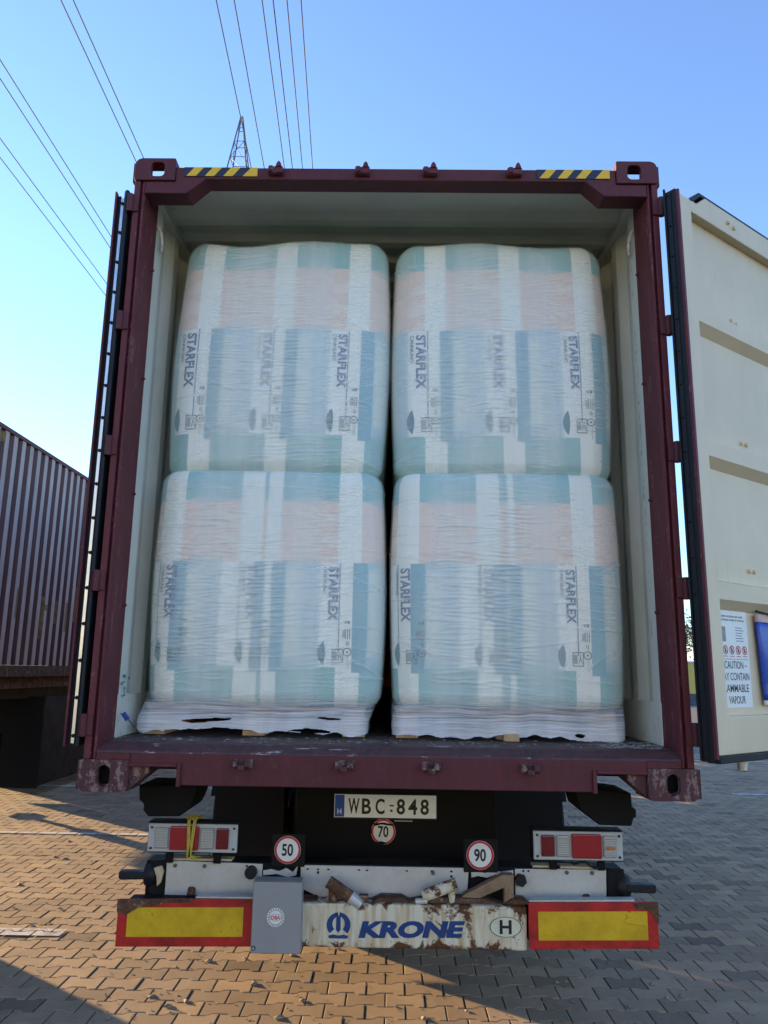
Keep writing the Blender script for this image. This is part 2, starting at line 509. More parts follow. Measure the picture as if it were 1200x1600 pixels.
def film_mat(name, fac, col=(0.91, 0.94, 0.85), wr=1.0, fade=0.0):
    t = NT(name)
    t.t.nodes.remove(t.b)
    uv = t.n('ShaderNodeUVMap'); uv.uv_map = 'UVMap'
    fine = t.noise(t.scaled(uv.outputs[0], (0.9, 46, 1)), 3.0, 4, 0.6, 0.25)
    strip = t.noise(t.scaled(uv.outputs[0], (5.0, 0.35, 1)), 1.6, 3, 0.5)
    crease = t.n('ShaderNodeAttribute'); crease.attribute_name = 'crease'
    bp = t.n('ShaderNodeBump'); bp.inputs['Strength'].default_value = 0.16 * wr; bp.inputs['Distance'].default_value = 0.006
    t.l(fine, bp.inputs['Height'])
    pb = t.n('ShaderNodeBsdfPrincipled')
    pb.inputs['Base Color'].default_value = (*col, 1); pb.inputs['Roughness'].default_value = 0.14
    pb.inputs['Specular IOR Level'].default_value = 0.55
    t.l(bp.outputs[0], pb.inputs['Normal'])
    tr = t.n('ShaderNodeBsdfTransparent')
    mx = t.n('ShaderNodeMixShader')
    su = t.n('ShaderNodeSeparateXYZ'); t.l(uv.outputs[0], su.inputs[0])
    mid = t.math('EXPONENT', t.math('MULTIPLY', t.math('POWER', t.math('DIVIDE', t.math('ADD', su.outputs['X'], 0.03), 0.27), 2.0), -1.0))   # most layers overlap in the middle
    f = t.math('ADD', fac, t.math('MULTIPLY', mid, 0.20 if fac < .5 else 0.0))
    f = t.math('ADD', f, t.math('MULTIPLY', t.math('SUBTRACT', strip, 0.5), 0.45))
    f = t.math('ADD', f, t.math('MULTIPLY', t.math('SUBTRACT', fine, 0.5), 0.06))
    f = t.math('ADD', f, t.math('MULTIPLY', crease.outputs['Fac'], 0.16))
    f = t.math('MINIMUM', t.math('MAXIMUM', f, fac * 0.5), 0.66 if fac < .5 else 0.94)
    if fade:
        sp = t.n('ShaderNodeSeparateXYZ'); t.l(uv.outputs[0], sp.inputs[0])
        edge = t.math('ADD', t.math('DIVIDE', t.math('MULTIPLY', sp.outputs['Y'], -1.0), fade), t.math('MULTIPLY', t.math('SUBTRACT', fine, 0.5), 2.2))
        f = t.math('MULTIPLY', f, t.math('MINIMUM', t.math('MAXIMUM', edge, 0.0), 1.0))
    t.l(f, mx.inputs[0]); t.l(tr.outputs[0], mx.inputs[1]); t.l(pb.outputs[0], mx.inputs[2])
    t.l(mx.outputs[0], t.o.inputs['Surface'])
    return t.m
MAT['film'] = film_mat('stretch_film', 0.22)
MAT['skirt'] = film_mat('bunched_stretch_film', 0.68, (0.84, 0.86, 0.88), 3.0, 0.14)
MAT['print_ink'] = mottled('print_ink', (0.09, 0.18, 0.31), 0.15, 0.5, 30)
MAT['print_grey'] = mottled('print_grey', (0.09, 0.15, 0.18), 0.15, 0.5, 30)
MAT['print_teal'] = mottled('print_leaf', (0.08, 0.24, 0.28), 0.15, 0.5, 30)

# ==================================================================== GROUND
g = MB()
g.add([(-600, -600, -.013), (600, -600, -.013), (600, 900, -.013), (-600, 900, -.013)], [(0, 1, 2, 3)])
ground = g.build('ground', MAT['ground'])
tag(ground, kind='structure')

PL, PR = 0.2, 0.1405           # paver length, row pitch
_o = [(0, -.0825), (.04, -.0825), (.065, -.058), (.135, -.058), (.16, -.0825), (.2, -.0825),
      (.2, .0825), (.16, .0825), (.135, .058), (.065, .058), (.04, .0825), (0, .0825)]
_o = [(x, y * (PR / 2 / .07025)) for x, y in _o]
def inset(poly, d):
    out = []
    n = len(poly)
    for i in range(n):
        p0, p1, p2 = Vector(poly[i - 1]), Vector(poly[i]), Vector(poly[(i + 1) % n])
        e1 = (p1 - p0).normalized(); e2 = (p2 - p1).normalized()
        n1 = Vector((-e1.y, e1.x)); n2 = Vector((-e2.y, e2.x))
        m = (n1 + n2)
        m = m / max(0.3, m.dot(n1))
        out.append(tuple(p1 + m * d))
    return out
P_OUT = inset(_o, 0.0022)
P_TOP = inset(_o, 0.0060)
def paver_geo(x, y, dz, tx, ty):
    vs = [(x + a, y + b, -.0125) for a, b in P_OUT] + [(x + a, y + b, -.0038 + dz + tx * (a - .1) + ty * b) for a, b in P_OUT] + [(x + a, y + b, dz + tx * (a - .1) + ty * b) for a, b in P_TOP]
    return vs
n_ = 12
PF = [(i, (i + 1) % n_, n_ + (i + 1) % n_, n_ + i) for i in range(n_)] + [(n_ + i, n_ + (i + 1) % n_, 2 * n_ + (i + 1) % n_, 2 * n_ + i) for i in range(n_)] + [(24, 25, 26, 33, 34, 35), (26, 27, 32, 33), (27, 28, 29, 30, 31, 32)]
def to_px(q):
    d = Vector(q) - CAM
    z = d.dot(fw)
    return 600 + 1200 * d.dot(rt2) / z, 800 - 1200 * d.dot(up2) / z
spots = []
r_ = 0
y = 0.28
while y < 14.0:
    half = (y + 3.2) * 0.56 + 0.9
    x0 = math.floor(-half / PL) * PL + (PL / 2 if r_ % 2 else 0)
    k = 0
    while x0 + k * PL < half:
        spots.append((x0 + k * PL + random.uniform(-.0008, .0008), y + random.uniform(-.0008, .0008), random.uniform(-.0015, .0012), random.uniform(-.012, .012), random.uniform(-.012, .012)))
        k += 1
    y += PR; r_ += 1
def shown(s):
    px, py = to_px((s[0] + .1, s[1], 0))
    if not (-20 < px < 1220 and py < 1615): return 0
    if 190 < px < 1025 and py < 1478: return 0
    return 1
order = sorted(range(len(spots)), key=lambda i: -(shown(spots[i]) * 100 - spots[i][1]))
single = set(order[:300])
proto_me = []
for q in range(6):
    me = bpy.data.meshes.new('paver')
    me.from_pydata(paver_geo(0, 0, random.uniform(-.0015, .0012), random.uniform(-.012, .012), random.uniform(-.012, .012)), [], PF)
    me.materials.append(MAT['paver']); proto_me.append(me)
for i in sorted(single):
    s = spots[i]
    o = bpy.data.objects.new('paver', random.choice(proto_me))
    o.location = (s[0], s[1], 0)
    COL.objects.link(o); o.parent = ground
vs = []; fs = []
for i, s in enumerate(spots):
    if i in single: continue
    n = len(vs)
    vs += paver_geo(*s)
    fs += [tuple(a + n for a in f) for f in PF]
me = bpy.data.meshes.new('paving_stones'); me.from_pydata(vs, [], fs)
o = place('paving_stones', me, MAT['paver'], ground)
o['kind'] = 'stuff'

def clip_y(poly, lo, hi):
    def cut(poly, f):
        out = []
        for i in range(len(poly)):
            a, b = poly[i - 1], poly[i]
            fa, fb = f(a), f(b)
            if (fa >= 0) != (fb >= 0):
                t = fa / (fa - fb); out.append((a[0] + (b[0] - a[0]) * t, a[1] + (b[1] - a[1]) * t))
            if fb >= 0: out.append(b)
        return out
    poly = cut(poly, lambda p: p[1] - lo)
    return cut(poly, lambda p: hi - p[1]) if poly else poly
def clip_x(poly, lo, hi):
    return [(y_, x_) for x_, y_ in clip_y([(b, a) for a, b in poly], lo, hi)]
def painted_line(xa, xb, yc, w=0.11, label=None):
    m = MB()
    for s in spots:
        if abs(s[1] - yc) > 0.25 or s[0] > xb or s[0] + PL < xa: continue
        for part in ([(0), (1), (2), (9), (10), (11)], [2, 3, 8, 9], [3, 4, 5, 6, 7, 8]):
            poly = [(s[0] + P_TOP[k][0], s[1] + P_TOP[k][1]) for k in part]
            poly = clip_y(poly, yc - w / 2, yc + w / 2)
            if len(poly) >= 3: poly = clip_x(poly, xa, xb)
            if len(poly) >= 3:
                m.add([(a, b, 0.0048) for a, b in poly], [tuple(range(len(poly)))])
    o = m.build('painted_line', MAT['road_paint'])
    return tag(o, kind='structure', label=label)
painted_line(-3.6, -2.02, 2.02, 0.13, 'short worn white bay line at the bottom left')
painted_line(-7.5, -1.4, 4.93, 0.09, 'white bay line crossing behind the left tail lamp')
painted_line(-9.0, -1.2, 8.02, 0.13, 'far white bay line beside the neighbouring trailer')
painted_line(4.85, 7.6, 8.28, 0.10, 'short white bay line on the right of the truck')
painted_line(4.6, 9.0, 12.55, 0.12, 'far white bay line below the open right door')

# ==================================================================== SHIPPING CONTAINER
ZC = 1.15
container = empty('shipping_container', (0, 6, ZC), 'dark maroon shipping container with open rear doors on the trailer', 'container')
mar = MAT['maroon']

def rr_hit(th, hx, hy, rad):
    """distance from the centre to a rounded rectangle's edge in direction th (radius per quadrant)"""
    c, s = math.cos(th), math.sin(th)
    def inside(t):
        x, y_ = c * t, s * t
        q = rad[(0 if y_ >= 0 else 3) if x >= 0 else (1 if y_ >= 0 else 2)]
        dx, dy = abs(x) - (hx - q), abs(y_) - (hy - q)
        if dx <= 0 or dy <= 0: return abs(x) <= hx and abs(y_) <= hy
        return dx * dx + dy * dy <= q * q
    a, b = 0.0, hx + hy
    for _ in range(34):
        m = (a + b) / 2
        if inside(m): a = m
        else: b = m
    return a
def holed_plate(m, c, eu, ev, hx, hy, hole, th, off=(0, 0), rad=(0, 0, 0, 0)):
    """plate centred at c spanned by eu, ev, with a rounded hole (half sizes) and thickness th along eu x ev"""
    eu, ev, c = Vector(eu), Vector(ev), Vector(c)
    w = eu.cross(ev)
    N = 48
    cn = [math.atan2(sy * hy - off[1], sx * hx - off[0]) for sx, sy in ((1, 1), (-1, 1), (-1, -1), (1, -1))]
    angs = sorted([2 * math.pi * i / N for i in range(N)] + [a % (2 * math.pi) for a in cn])
    vs = []
    for t in (0, th):
        for a in angs:
            # outer edge measured from the plate's own centre: march from the hole centre
            lo, hi = 0.0, 2.0
            for _ in range(30):
                md = (lo + hi) / 2
                x, y_ = off[0] + math.cos(a) * md, off[1] + math.sin(a) * md
                if math.hypot(x, y_) <= rr_hit(math.atan2(y_, x), hx, hy, rad): lo = md
                else: hi = md
            vs.append(c + eu * (off[0] + math.cos(a) * lo) + ev * (off[1] + math.sin(a) * lo) + w * t)
        for a in angs:
            q = rr_hit(a, hole[0], hole[1], [min(hole) * (.62 if hole[0] < .033 and hole[1] < .037 else 1.0)] * 4)
            vs.append(c + eu * (off[0] + math.cos(a) * q) + ev * (off[1] + math.sin(a) * q) + w * t)
    k = len(angs)
    fs = []
    for i in range(k):
        j = (i + 1) % k
        fs += [(i, j, k + j, k + i), (2 * k + i, 3 * k + i, 3 * k + j, 2 * k + j), (i, 2 * k + i, 2 * k + j, j), (k + i, k + j, 3 * k + j, 3 * k + i)]
    m.add(vs, fs)
def casting(sx, top):
    """corner casting: hollow block with oval holes in its rear, outer side and top/bottom"""
    m = MB()
    x0, x1 = 1.030, 1.221
    if not top: x1 = 1.229
    z0, z1 = (3.868, 3.984) if top else (1.150, 1.272)
    cx, cz = (x0 + x1) / 2, (z0 + z1) / 2
    hx, hz = (x1 - x0) / 2, (z1 - z0) / 2
    hole = (0.031, 0.036) if top else (0.026, 0.041)
    rad = (0.034, 0.004, 0.004, 0.004) if top else (0.006, 0.004, 0.012, 0.03)
    if sx < 0: rad = (rad[1], rad[0], rad[3], rad[2])
    yf = -0.008
    # rear plate: eu=+x, ev=+z, thickness direction eu x ev = -y -> start deeper
    offx = 0.0 if top else 0.0
    if top: offx = -0.012
    holed_plate(m, (sx * cx, yf + .03, cz), (1, 0, 0), (0, 0, 1), hx, hz, hole, .03, (sx * offx, 0), rad)
    ya, yb = yf + .03, .165
    # outer side plate with hole
    xs = sx * (x1 - .004)
    holed_plate(m, (xs, (ya + yb) / 2, cz), (0, 1, 0), (0, 0, 1) if sx < 0 else (0, 0, -1), (yb - ya) / 2, hz - .006, (0.044, 0.034), .022 * (-1), (0, 0))
    # top or bottom plate with hole
    zz = (z1 - .005) if top else (z0 + .005)
    holed_plate(m, (sx * cx, (ya + yb) / 2, zz), (1, 0, 0), (0, 1, 0), hx - .008, (yb - ya) / 2, (0.062, 0.034), -.02 if top else .02, (0, 0))
    # inner side, front wall and closing plate
    m.box(min(sx * x0, sx * (x0 + .014)), max(sx * x0, sx * (x0 + .014)), ya, yb, z0 + .004, z1 - .004)
    if top: m.box(min(sx * (x0 + .014), sx * (x1 - .026)), max(sx * (x0 + .014), sx * (x1 - .026)), ya, yb, z0 + .002, z0 + .02)
    else:
        m.box(min(sx * (x0 + .014), sx * (x1 - .026)), max(sx * (x0 + .014), sx * (x1 - .026)), ya, yb, z1 - .02, z1 - .002)
        m.box(min(sx * (x0 + .014), sx * (x1 - .026)), max(sx * (x0 + .014), sx * (x1 - .026)), yb - .012, yb, z0 + .026, z1 - .02)
        m2 = MB().box(min(sx * (x0 + .02), sx * (x1 - .03)), max(sx * (x0 + .02), sx * (x1 - .03)), ya + .03, yb - .02, z0 + .03, z1 - .024)
        m2.build('pocket_shade', MAT['black'], container)  # solid black block stands for the shade inside the casting
        # sloped gusset between casting and sill
        m.prism([(sx * (x0 - .002), 1.262), (sx * (x0 - .002), 1.162), (sx * (x0 - .075), 1.222), (sx * (x0 - .075), 1.262)], 'y', .012, .15)
    m.build('corner_casting', mar if top else MAT['maroon_worn'], container, 0.004, seg=2)
for sx in (-1, 1):
    casting(sx, True); casting(sx, False)

# far end of the container: plain castings
for sx in (-1, 1):
    for z0, z1 in ((1.15, 1.27), (3.868, 3.984)):
        box('corner_casting', mar, container, min(sx * 1.219, sx * 1.03), max(sx * 1.219, sx * 1.03), 12.03, 12.2, z0, z1, .01)
    box('corner_post', mar, container, min(sx * 1.215, sx * 1.10), max(sx * 1.215, sx * 1.10), 12.05, 12.19, 1.27, 3.868, .006)

# rear corner posts (folded profile)
for sx in (-1, 1):
    prof = [(1.2185, .165), (1.2185, .0), (1.192, .0), (1.189, .022), (1.181, .022), (1.179, .003), (1.176, .0), (1.170, .006), (1.1665, .03), (1.1665, .20), (1.1785, .20), (1.1785, .165)]
    MB().prism([(sx * a, b) for a, b in prof], 'z', 1.273, 3.867).build('corner_post', MAT['maroon_mid'], container, 0.002, seg=1)

# header with dropped, chamfered corners
hd = [(-1.03, 3.942), (-1.03, 3.868), (-1.169, 3.868), (-1.169, 3.803), (-.965, 3.803), (-.884, 3.881), (.884, 3.881), (.965, 3.803), (1.169, 3.803), (1.169, 3.868), (1.03, 3.868), (1.03, 3.942)]
MB().prism(hd, 'y', .002, .098).build('door_header', mar, container, 0.004)
MB().prism([(-1.03, 3.868), (-1.169, 3.868), (-1.169, 3.862), (-.99, 3.862), (-.905, 3.944), (.905, 3.944), (.99, 3.862), (1.169, 3.862), (1.169, 3.868), (1.03, 3.868), (1.03, 3.949), (-1.03, 3.949)], 'y', .098, .16).build('header_back', MAT['ceiling'], container)
for s in (-1, 1):   # weld bead along the dropped corner
    MB().tube([(s * 1.165, .0, 3.806), (s * .967, .0, 3.806), (s * .886, .0, 3.884)], .0045, 6).build('weld_bead', mar, container, smooth=True)

# hazard tape on the header
for xa, xb in ((-.990, -.645), (.660, 1.000)):
    tp = MB().box(xa, xb, -.0015, .001, 3.893, 3.9405).build('hazard_tape', MAT['navy_vinyl'], container)
    n = 4
    step = (xb - xa) / n
    for k in range(n):
        a = xa + .012 + k * step
        poly = [(a, 3.894), (a + .044, 3.894), (min(a + .044 + .036, xb), 3.9395), (a + .036, 3.9395)]
        if k == n - 1:
            poly = [(a + .005, 3.894), (xb, 3.894), (xb, 3.9395), (a + .044, 3.9395)]
        MB().prism(poly, 'y', -.0032, -.0012).build('stripe', MAT['yellow_vinyl'], tp)

# locking-bar cam keepers
for x in (-.557, -.152, .163, .555):
    m = MB()
    m.box(x - .034, x + .034, -.030, .001, 3.898, 3.930)
    m.prism([(x + .0, 3.925), (x + .030, 3.925), (x + .025, 3.944), (x + .018, 3.954), (x + .012, 3.954), (x + .005, 3.944)], 'y', -.036, -.004)
    m.box(x - .030, x - .010, -.042, -.030, 3.90, 3.926)
    m.build('cam_keeper', MAT['maroon_mid'], container, .003)
for x in (-.575, -.170, .175, .566):
    m = MB()
    m.box(x - .038, x + .038, -.010, .001, 1.247, 1.283)
    m.box(x - .036, x - .016, -.042, -.008, 1.255, 1.280)
    m.box(x + .010, x + .034, -.042, -.008, 1.255, 1.280)
    m.box(x - .016, x + .012, -.046, -.034, 1.242, 1.262)
    m.build('cam_keeper', MAT['maroon_worn'], container, .004)

# door sill with recesses beside the castings
sl = [(-1.03, 1.300), (-1.03, 1.246), (-.838, 1.246), (-.838, 1.178), (.828, 1.178), (.828, 1.246), (1.03, 1.246), (1.03, 1.300)]
MB().prism(sl, 'y', .0, .11).build('door_sill', mar, container, 0.003)
for xa, xb in ((-1.166, -1.031), (1.031, 1.166)): MB().box(xa, xb, .001, .11, 1.2735, 1.2975).build('sill_end', mar, container)
MB().prism([(.0, 1.298), (.004, 1.3075), (.045, 1.333), (.075, 1.339), (.11, 1.339), (.11, 1.298)], 'x', -1.169, 1.169).build('threshold', MAT['sill'], container, .003)
MB().prism([(-.846, 1.258), (-1.03, 1.258), (-1.03, 1.246), (-.838, 1.246), (-.826, 1.246), (-.826, 1.172), (-.846, 1.172)], 'y', -.012, -.0005).build('sill_trim', mar, container, .002) if False else None
for s in (-1, 1):
    m = MB()
    xo = .838 if s < 0 else .828
    m.box(min(s * xo, s * (xo - .016)), max(s * xo, s * (xo - .016)), -.012, -.0005, 1.174, 1.262)
    m.box(min(s * (xo + .002), s * 1.028), max(s * (xo + .002), s * 1.028), -.012, -.0005, 1.248, 1.262)
    m.build('sill_trim', mar, container, .002)

# floor boards
fy0, fy1 = .111, 11.9
bw = 0.2905
for k in range(8):
    x = -1.163 + k * bw
    o = MB().box(x + .0012, x + bw - .0012, fy0, fy1, 1.312, 1.340 + random.uniform(-.001, .001)).build('floor_board', MAT['floor'], container, .0015, seg=1)
m = MB()
for k in range(36): m.box(-1.15, 1.15, .4 + k * .32, .45 + k * .32, 1.19, 1.311)
for s in (-1, 1): m.box(min(s * 1.215, s * 1.165), max(s * 1.215, s * 1.165), .166, 12.03, 1.19, 1.335)
m.build('underframe', mar, container)

# corrugated walls: painted steel outside, beige lining inside
def corr_profile(y0, y1, lead, hi, lo, pitch=.278, fa=.072, sl_=.068):
    pts = [(y0, lo)]
    yy = y0 + lead
    while yy + pitch < y1:
        pts += [(yy, lo), (yy + sl_, hi), (yy + sl_ + fa, hi), (yy + 2 * sl_ + fa, lo)]
        yy += pitch
    pts.append((y1, lo))
    return pts
def wall_sheet(name, prof, s, z0, z1, mat, zsteps=1):
    vs, fs = [], []
    for (y_, x_) in prof:
        for k in range(zsteps + 1):
            vs.append((s * x_, y_, lerp(z0, z1, k / zsteps)))
    n = zsteps + 1
    for i in range(len(prof) - 1):
        for k in range(zsteps):
            fs.append((i * n + k, (i + 1) * n + k, (i + 1) * n + k + 1, i * n + k + 1))
    me = bpy.data.meshes.new(name); me.from_pydata(vs, [], fs)
    return place(name, me, mat, container)
for s in (-1, 1):
    wall_sheet('wall_lining', corr_profile(.166, 11.95, .13, 1.199, 1.168), s, 1.336, 3.905, MAT['beige'])
    wall_sheet('side_wall', corr_profile(.166, 12.04, .13, 1.204, 1.173), s, 1.30, 3.92, mar)
    MB().box(min(s * 1.219, s * 1.16), max(s * 1.219, s * 1.16), .166, 12.03, 3.905, 3.965).build('top_rail', mar, container, .004)
    MB().box(min(s * 1.169, s * 1.150), max(s * 1.169, s * 1.150), .21, 11.9, 3.9055, 3.944).build('cornice', MAT['ceiling'], container)
    MB().box(min(s * 1.2035, s * 1.148), max(s * 1.2035, s * 1.148), .205, 11.9, 3.880, 3.9045).build('cornice', MAT['ceiling'], container)
    # steel kick plate at the foot of the lining
    MB().box(min(s * 1.167, s * 1.163), max(s * 1.167, s * 1.163), .19, 3.0, 1.341, 1.52).build('kick_plate', MAT['beige'], container, .001, seg=1)
    # lashing ring at the top of the post
    MB().tube([(s * 1.166, .20, 3.76), (s * 1.150, .205, 3.735), (s * 1.142, .21, 3.69), (s * 1.142, .22, 3.655), (s * 1.150, .24, 3.64), (s * 1.150, .255, 3.67), (s * 1.16, .262, 3.76)], .006, 8).build('lashing_ring', MAT['beige'], container, smooth=True)
    for z in (1.9, 2.4, 2.95, 3.5):
        MB().cyl((s * 1.170, .165, z), (s * 1.152, .165, z), .009, .006, 10).build('lashing_bar_end', MAT['maroon_mid'], container)
# roof: transverse corrugations
pr = [(.161, 3.948), (.335, 3.948)]
yy = .335
while yy < 11.8:
    pr += [(yy, 3.948), (yy + .045, 3.925), (yy + .10, 3.925), (yy + .145, 3.948), (yy + .21, 3.948)]
    yy += .209
pr.append((12.12, 3.948))
def roof_sheet(name, dz, mat):
    vs, fs = [], []
    for (y_, z_) in pr: vs += [(-1.17, y_, z_ + dz), (1.17, y_, z_ + dz)]
    for i in range(len(pr) - 1): fs.append((2 * i, 2 * i + 1, 2 * i + 3, 2 * i + 2))
    me = bpy.data.meshes.new(name); me.from_pydata(vs, [], fs)
    place(name, me, mat, container)
roof_sheet('ceiling', -.012, MAT['ceiling'])
roof_sheet('roof', .0, mar)
box('front_wall', mar, container, -1.11, 1.11, 12.09, 12.15, 1.2, 3.95)

# floor litter by the threshold
m = MB()
for k in range(260):
    side = random.random()
    x = random.uniform(.9, 1.15) if side < .45 else random.uniform(-1.15, 1.15)
    y_ = random.uniform(.07, .33)
    s_ = random.uniform(.0015, .006)
    p = Vector((x, y_, 1.3415 if y_ > .11 else 1.340))
    a = random.uniform(0, 6.28)
    d1 = Vector((math.cos(a), math.sin(a), 0)) * s_ * random.uniform(1, 2.5); d2 = Vector((-math.sin(a), math.cos(a), 0)) * s_
    h = Vector((0, 0, s_ * .7))
    m.add([p - d1 - d2, p + d1 - d2, p + d1 + d2, p - d1 + d2, p + h], [(0, 1, 4), (1, 2, 4), (2, 3, 4), (3, 0, 4)])
lit = m.build('floor_litter', mottled('dusty_chips', (0.30, 0.27, 0.24), 0.5, 0.9, 60))
tag(lit, 'pale dirt and chips scattered on the container floor', 'litter', kind='stuff')

# hinges
HZ = (3.747, 3.159, 2.575, 1.988, 1.404)
def hinge_left(z):
    m = MB()
    m.cyl((-1.228, -.006, z - .045), (-1.228, -.006, z + .045), .016, n=14)
    m.box(-1.222, -1.190, -.008, .002, z - .040, z + .040)
    m.box(-1.240, -1.226, -.006, .10, z - .038, z + .038)
    m.build('hinge', mar, container, .003)
def hinge_right(z):
    m = MB()
    m.cyl((1.228, -.008, z - .046), (1.228, -.008, z + .046), .016, n=14)
    m.box(1.190, 1.226, -.010, .002, z - .040, z + .040)
    m.prism([(1.226, -.020), (1.262, -.040), (1.30, -.012), (1.29, .004), (1.262, -.020), (1.234, .002)], 'z', z - .038, z + .038)
    m.build('hinge', mar, container, .003)
for z in HZ:
    hinge_left(z); hinge_right(z)

# left door folded back along the container's side
XL = -1.245
dl = MB().box(-1.302, XL, .035, 1.20, 1.325, 3.80).build('left_door', mar, container, .003)
dl['label'] = 'left door leaf folded back flat along the side'
MB().prism([(-1.306, .030), (-1.3, .03), (-1.298, .003), (-1.301, .001), (-1.307, .004)], 'z', 1.320, 3.812).build('seal_lip', MAT['maroon_mid'], dl)
MB().prism([(-1.300, .034), (-1.300, .022), (-1.285, .020), (-1.285, .034)], 'z', 1.33, 3.80).build('seal', MAT['rubber'], dl)
MB().box(-1.2835, -1.2655, .020, .034, 1.330, 3.79).build('seal_strip', MAT['steel'], dl, .001, seg=1)
MB().prism([(-1.264, .034), (-1.264, .004), (-1.250, -.010), (-1.240, -.004), (-1.238, .034)], 'z', 1.32, 3.815).build('seal', MAT['rubber'], dl, .002)
rv = MB().cyl((0, 0, 0), (0, -.006, 0), .0085, .006, 10)
for k in range(17):
    q = MB().cyl((-1.2745, .0205, 1.36 + k * .15), (-1.2745, .012, 1.36 + k * .15), .0085, .006, 10).build('rivet', MAT['rubber'], dl)

# right door, swung round past the rear face
P0 = Vector((1.275, -.098, 0))
da = R(37)
dd = Vector((math.cos(da), math.sin(da), 0))
dn = Vector((dd.y, -dd.x, 0))                     # out of the beige inner face
def D(s, n, z):
    return tuple(P0 + dd * s + dn * n + Vector((0, 0, z)))
class DB(MB):
    def sbox(self, s0, s1, n0, n1, z0, z1):
        vs = [D(s0, n0, z0), D(s1, n0, z0), D(s1, n1, z0), D(s0, n1, z0), D(s0, n0, z1), D(s1, n0, z1), D(s1, n1, z1), D(s0, n1, z1)]
        return self.add(vs, [(0, 3, 2, 1), (4, 5, 6, 7), (0, 1, 5, 4), (1, 2, 6, 5), (2, 3, 7, 6), (3, 0, 4, 7)])
    def sprism(self, poly, n0, n1):
        k = len(poly)
        vs = [D(a, n0, b) for a, b in poly] + [D(a, n1, b) for a, b in poly]
        fs = [tuple(range(k - 1, -1, -1)), tuple(range(k, 2 * k))] + [(i, (i + 1) % k, k + (i + 1) % k, k + i) for i in range(k)]
        return self.add(vs, fs)
DW, DZ0, DZT, DZH = 1.17, 1.322, 3.832, 3.772
outline = [(.0, DZ0), (DW, DZ0), (DW, DZT), (.225, DZT), (.150, DZH), (.0, DZH)]
dr = DB().sprism(outline, -.066, -.050).build('right_door', mar, container, .003)
dr['label'] = 'right door leaf swung round past the rear face'
bd = MAT['beige_door']
# frame on the inner face
DB().sbox(.004, .094, -.0495, 0, DZ0 + .01, DZH - .01).build('door_stile', bd, dr, .004)
DB().sbox(1.07, 1.165, -.0495, 0, DZ0 + .01, DZT - .01).build('door_stile', bd, dr, .004)
DB().sprism([(.0945, 3.705), (1.069, 3.705), (1.069, DZT - .01), (.222, DZT - .01), (.148, DZH - .01), (.0945, DZH - .01)], -.0495, -.001).build('door_rail', bd, dr, .004)
DB().sbox(.0945, 1.069, -.0495, -.002, DZ0 + .01, 1.478).build('door_rail', bd, dr, .004)
# corrugated panel: recessed flats with raised ribs
prof = [(1.478, -.044)]
for zc_ in (1.978, 2.588, 3.206):
    prof += [(zc_ - .074, -.044), (zc_ - .034, -.004), (zc_ + .036, -.004), (zc_ + .050, -.044)]
prof += [(3.705, -.044)]
vs, fs = [], []
for (z_, n__) in prof: vs += [D(.0945, n__, z_), D(1.069, n__, z_)]
for i in range(len(prof) - 1): fs.append((2 * i, 2 * i + 1, 2 * i + 3, 2 * i + 2))
me = bpy.data.meshes.new('door_panel'); me.from_pydata(vs, [], fs)
pan = place('door_panel', me, bd, dr)
# bolts
for (s_, z_) in ((.405, 3.765), (.455, 3.755), (.44, 3.285), (.485, 3.278), (.42, 2.09), (.46, 2.09), (.44, 2.68), (.485, 2.68)):
    nn = -.001 if z_ > 3.7 else -.044
    a = Vector(D(s_, nn - .002, z_)); MB().cyl(a, a + dn * .014, .011, .009, 8).build('bolt_head', bd, dr)
# gasket along the hinge edge
DB().sprism([(0, 0)] * 0 or [(-.012, DZ0 - .015), (-.001, DZ0 - .015), (-.001, DZH + .012), (-.012, DZH + .012)], -.065, -.010).build('seal', MAT['rubber'], dr, .003)
DB().sprism([(-.020, DZ0 - .012), (-.0125, DZ0 - .012), (-.0125, DZH + .020), (-.020, DZH + .028)], -.065, -.056).build('seal_lip', MAT['rubber'], dr)
DB().sprism([(-.017, DZ0), (-.0125, DZ0), (-.0125, DZH), (-.017, DZH)], -.050, -.030).build('seal_strip', MAT['rubber'], dr, .001)
DB().sprism([(-.010, DZ0 - .004), (.003, DZ0 - .004), (.003, DZH + .004), (-.010, DZH + .004)], -.0095, .003).build('seal_lip', MAT['maroon_mid'], dr)
for k in range(17):
    z_ = 1.36 + k * .15
    a = Vector(D(-.017, -.040, z_)); MB().cyl(a, a - dd * .006, .0085, .006, 10).build('rivet', MAT['rubber'], dr)
DB().sprism([(.003, DZ0 - .02), (DW, DZ0 - .02), (DW, DZ0 + .009), (.003, DZ0 + .009)], -.05, .006).build('bottom_seal', MAT['rubber'], dr, .003)
DB().sprism([(.14, DZH + .006), (.215, DZT + .008), (DW, DZT + .008), (DW, DZT + .024), (.205, DZT + .024), (.128, DZH + .02)], -.065, -.02).build('top_seal', MAT['rubber'], dr, .002)
for s_ in (.33, .86):
    m = MB()
    m.cyl(D(s_, -.095, 1.25), D(s_, -.095, 3.90), .017, n=12)
    for z_ in (1.28, 3.87): m.cyl(D(s_ - .0, -.095, z_ - .03), D(s_ + .03, -.095, z_ + .03), .02, n=8)
    m.build('locking_bar', MAT['galv'], dr)

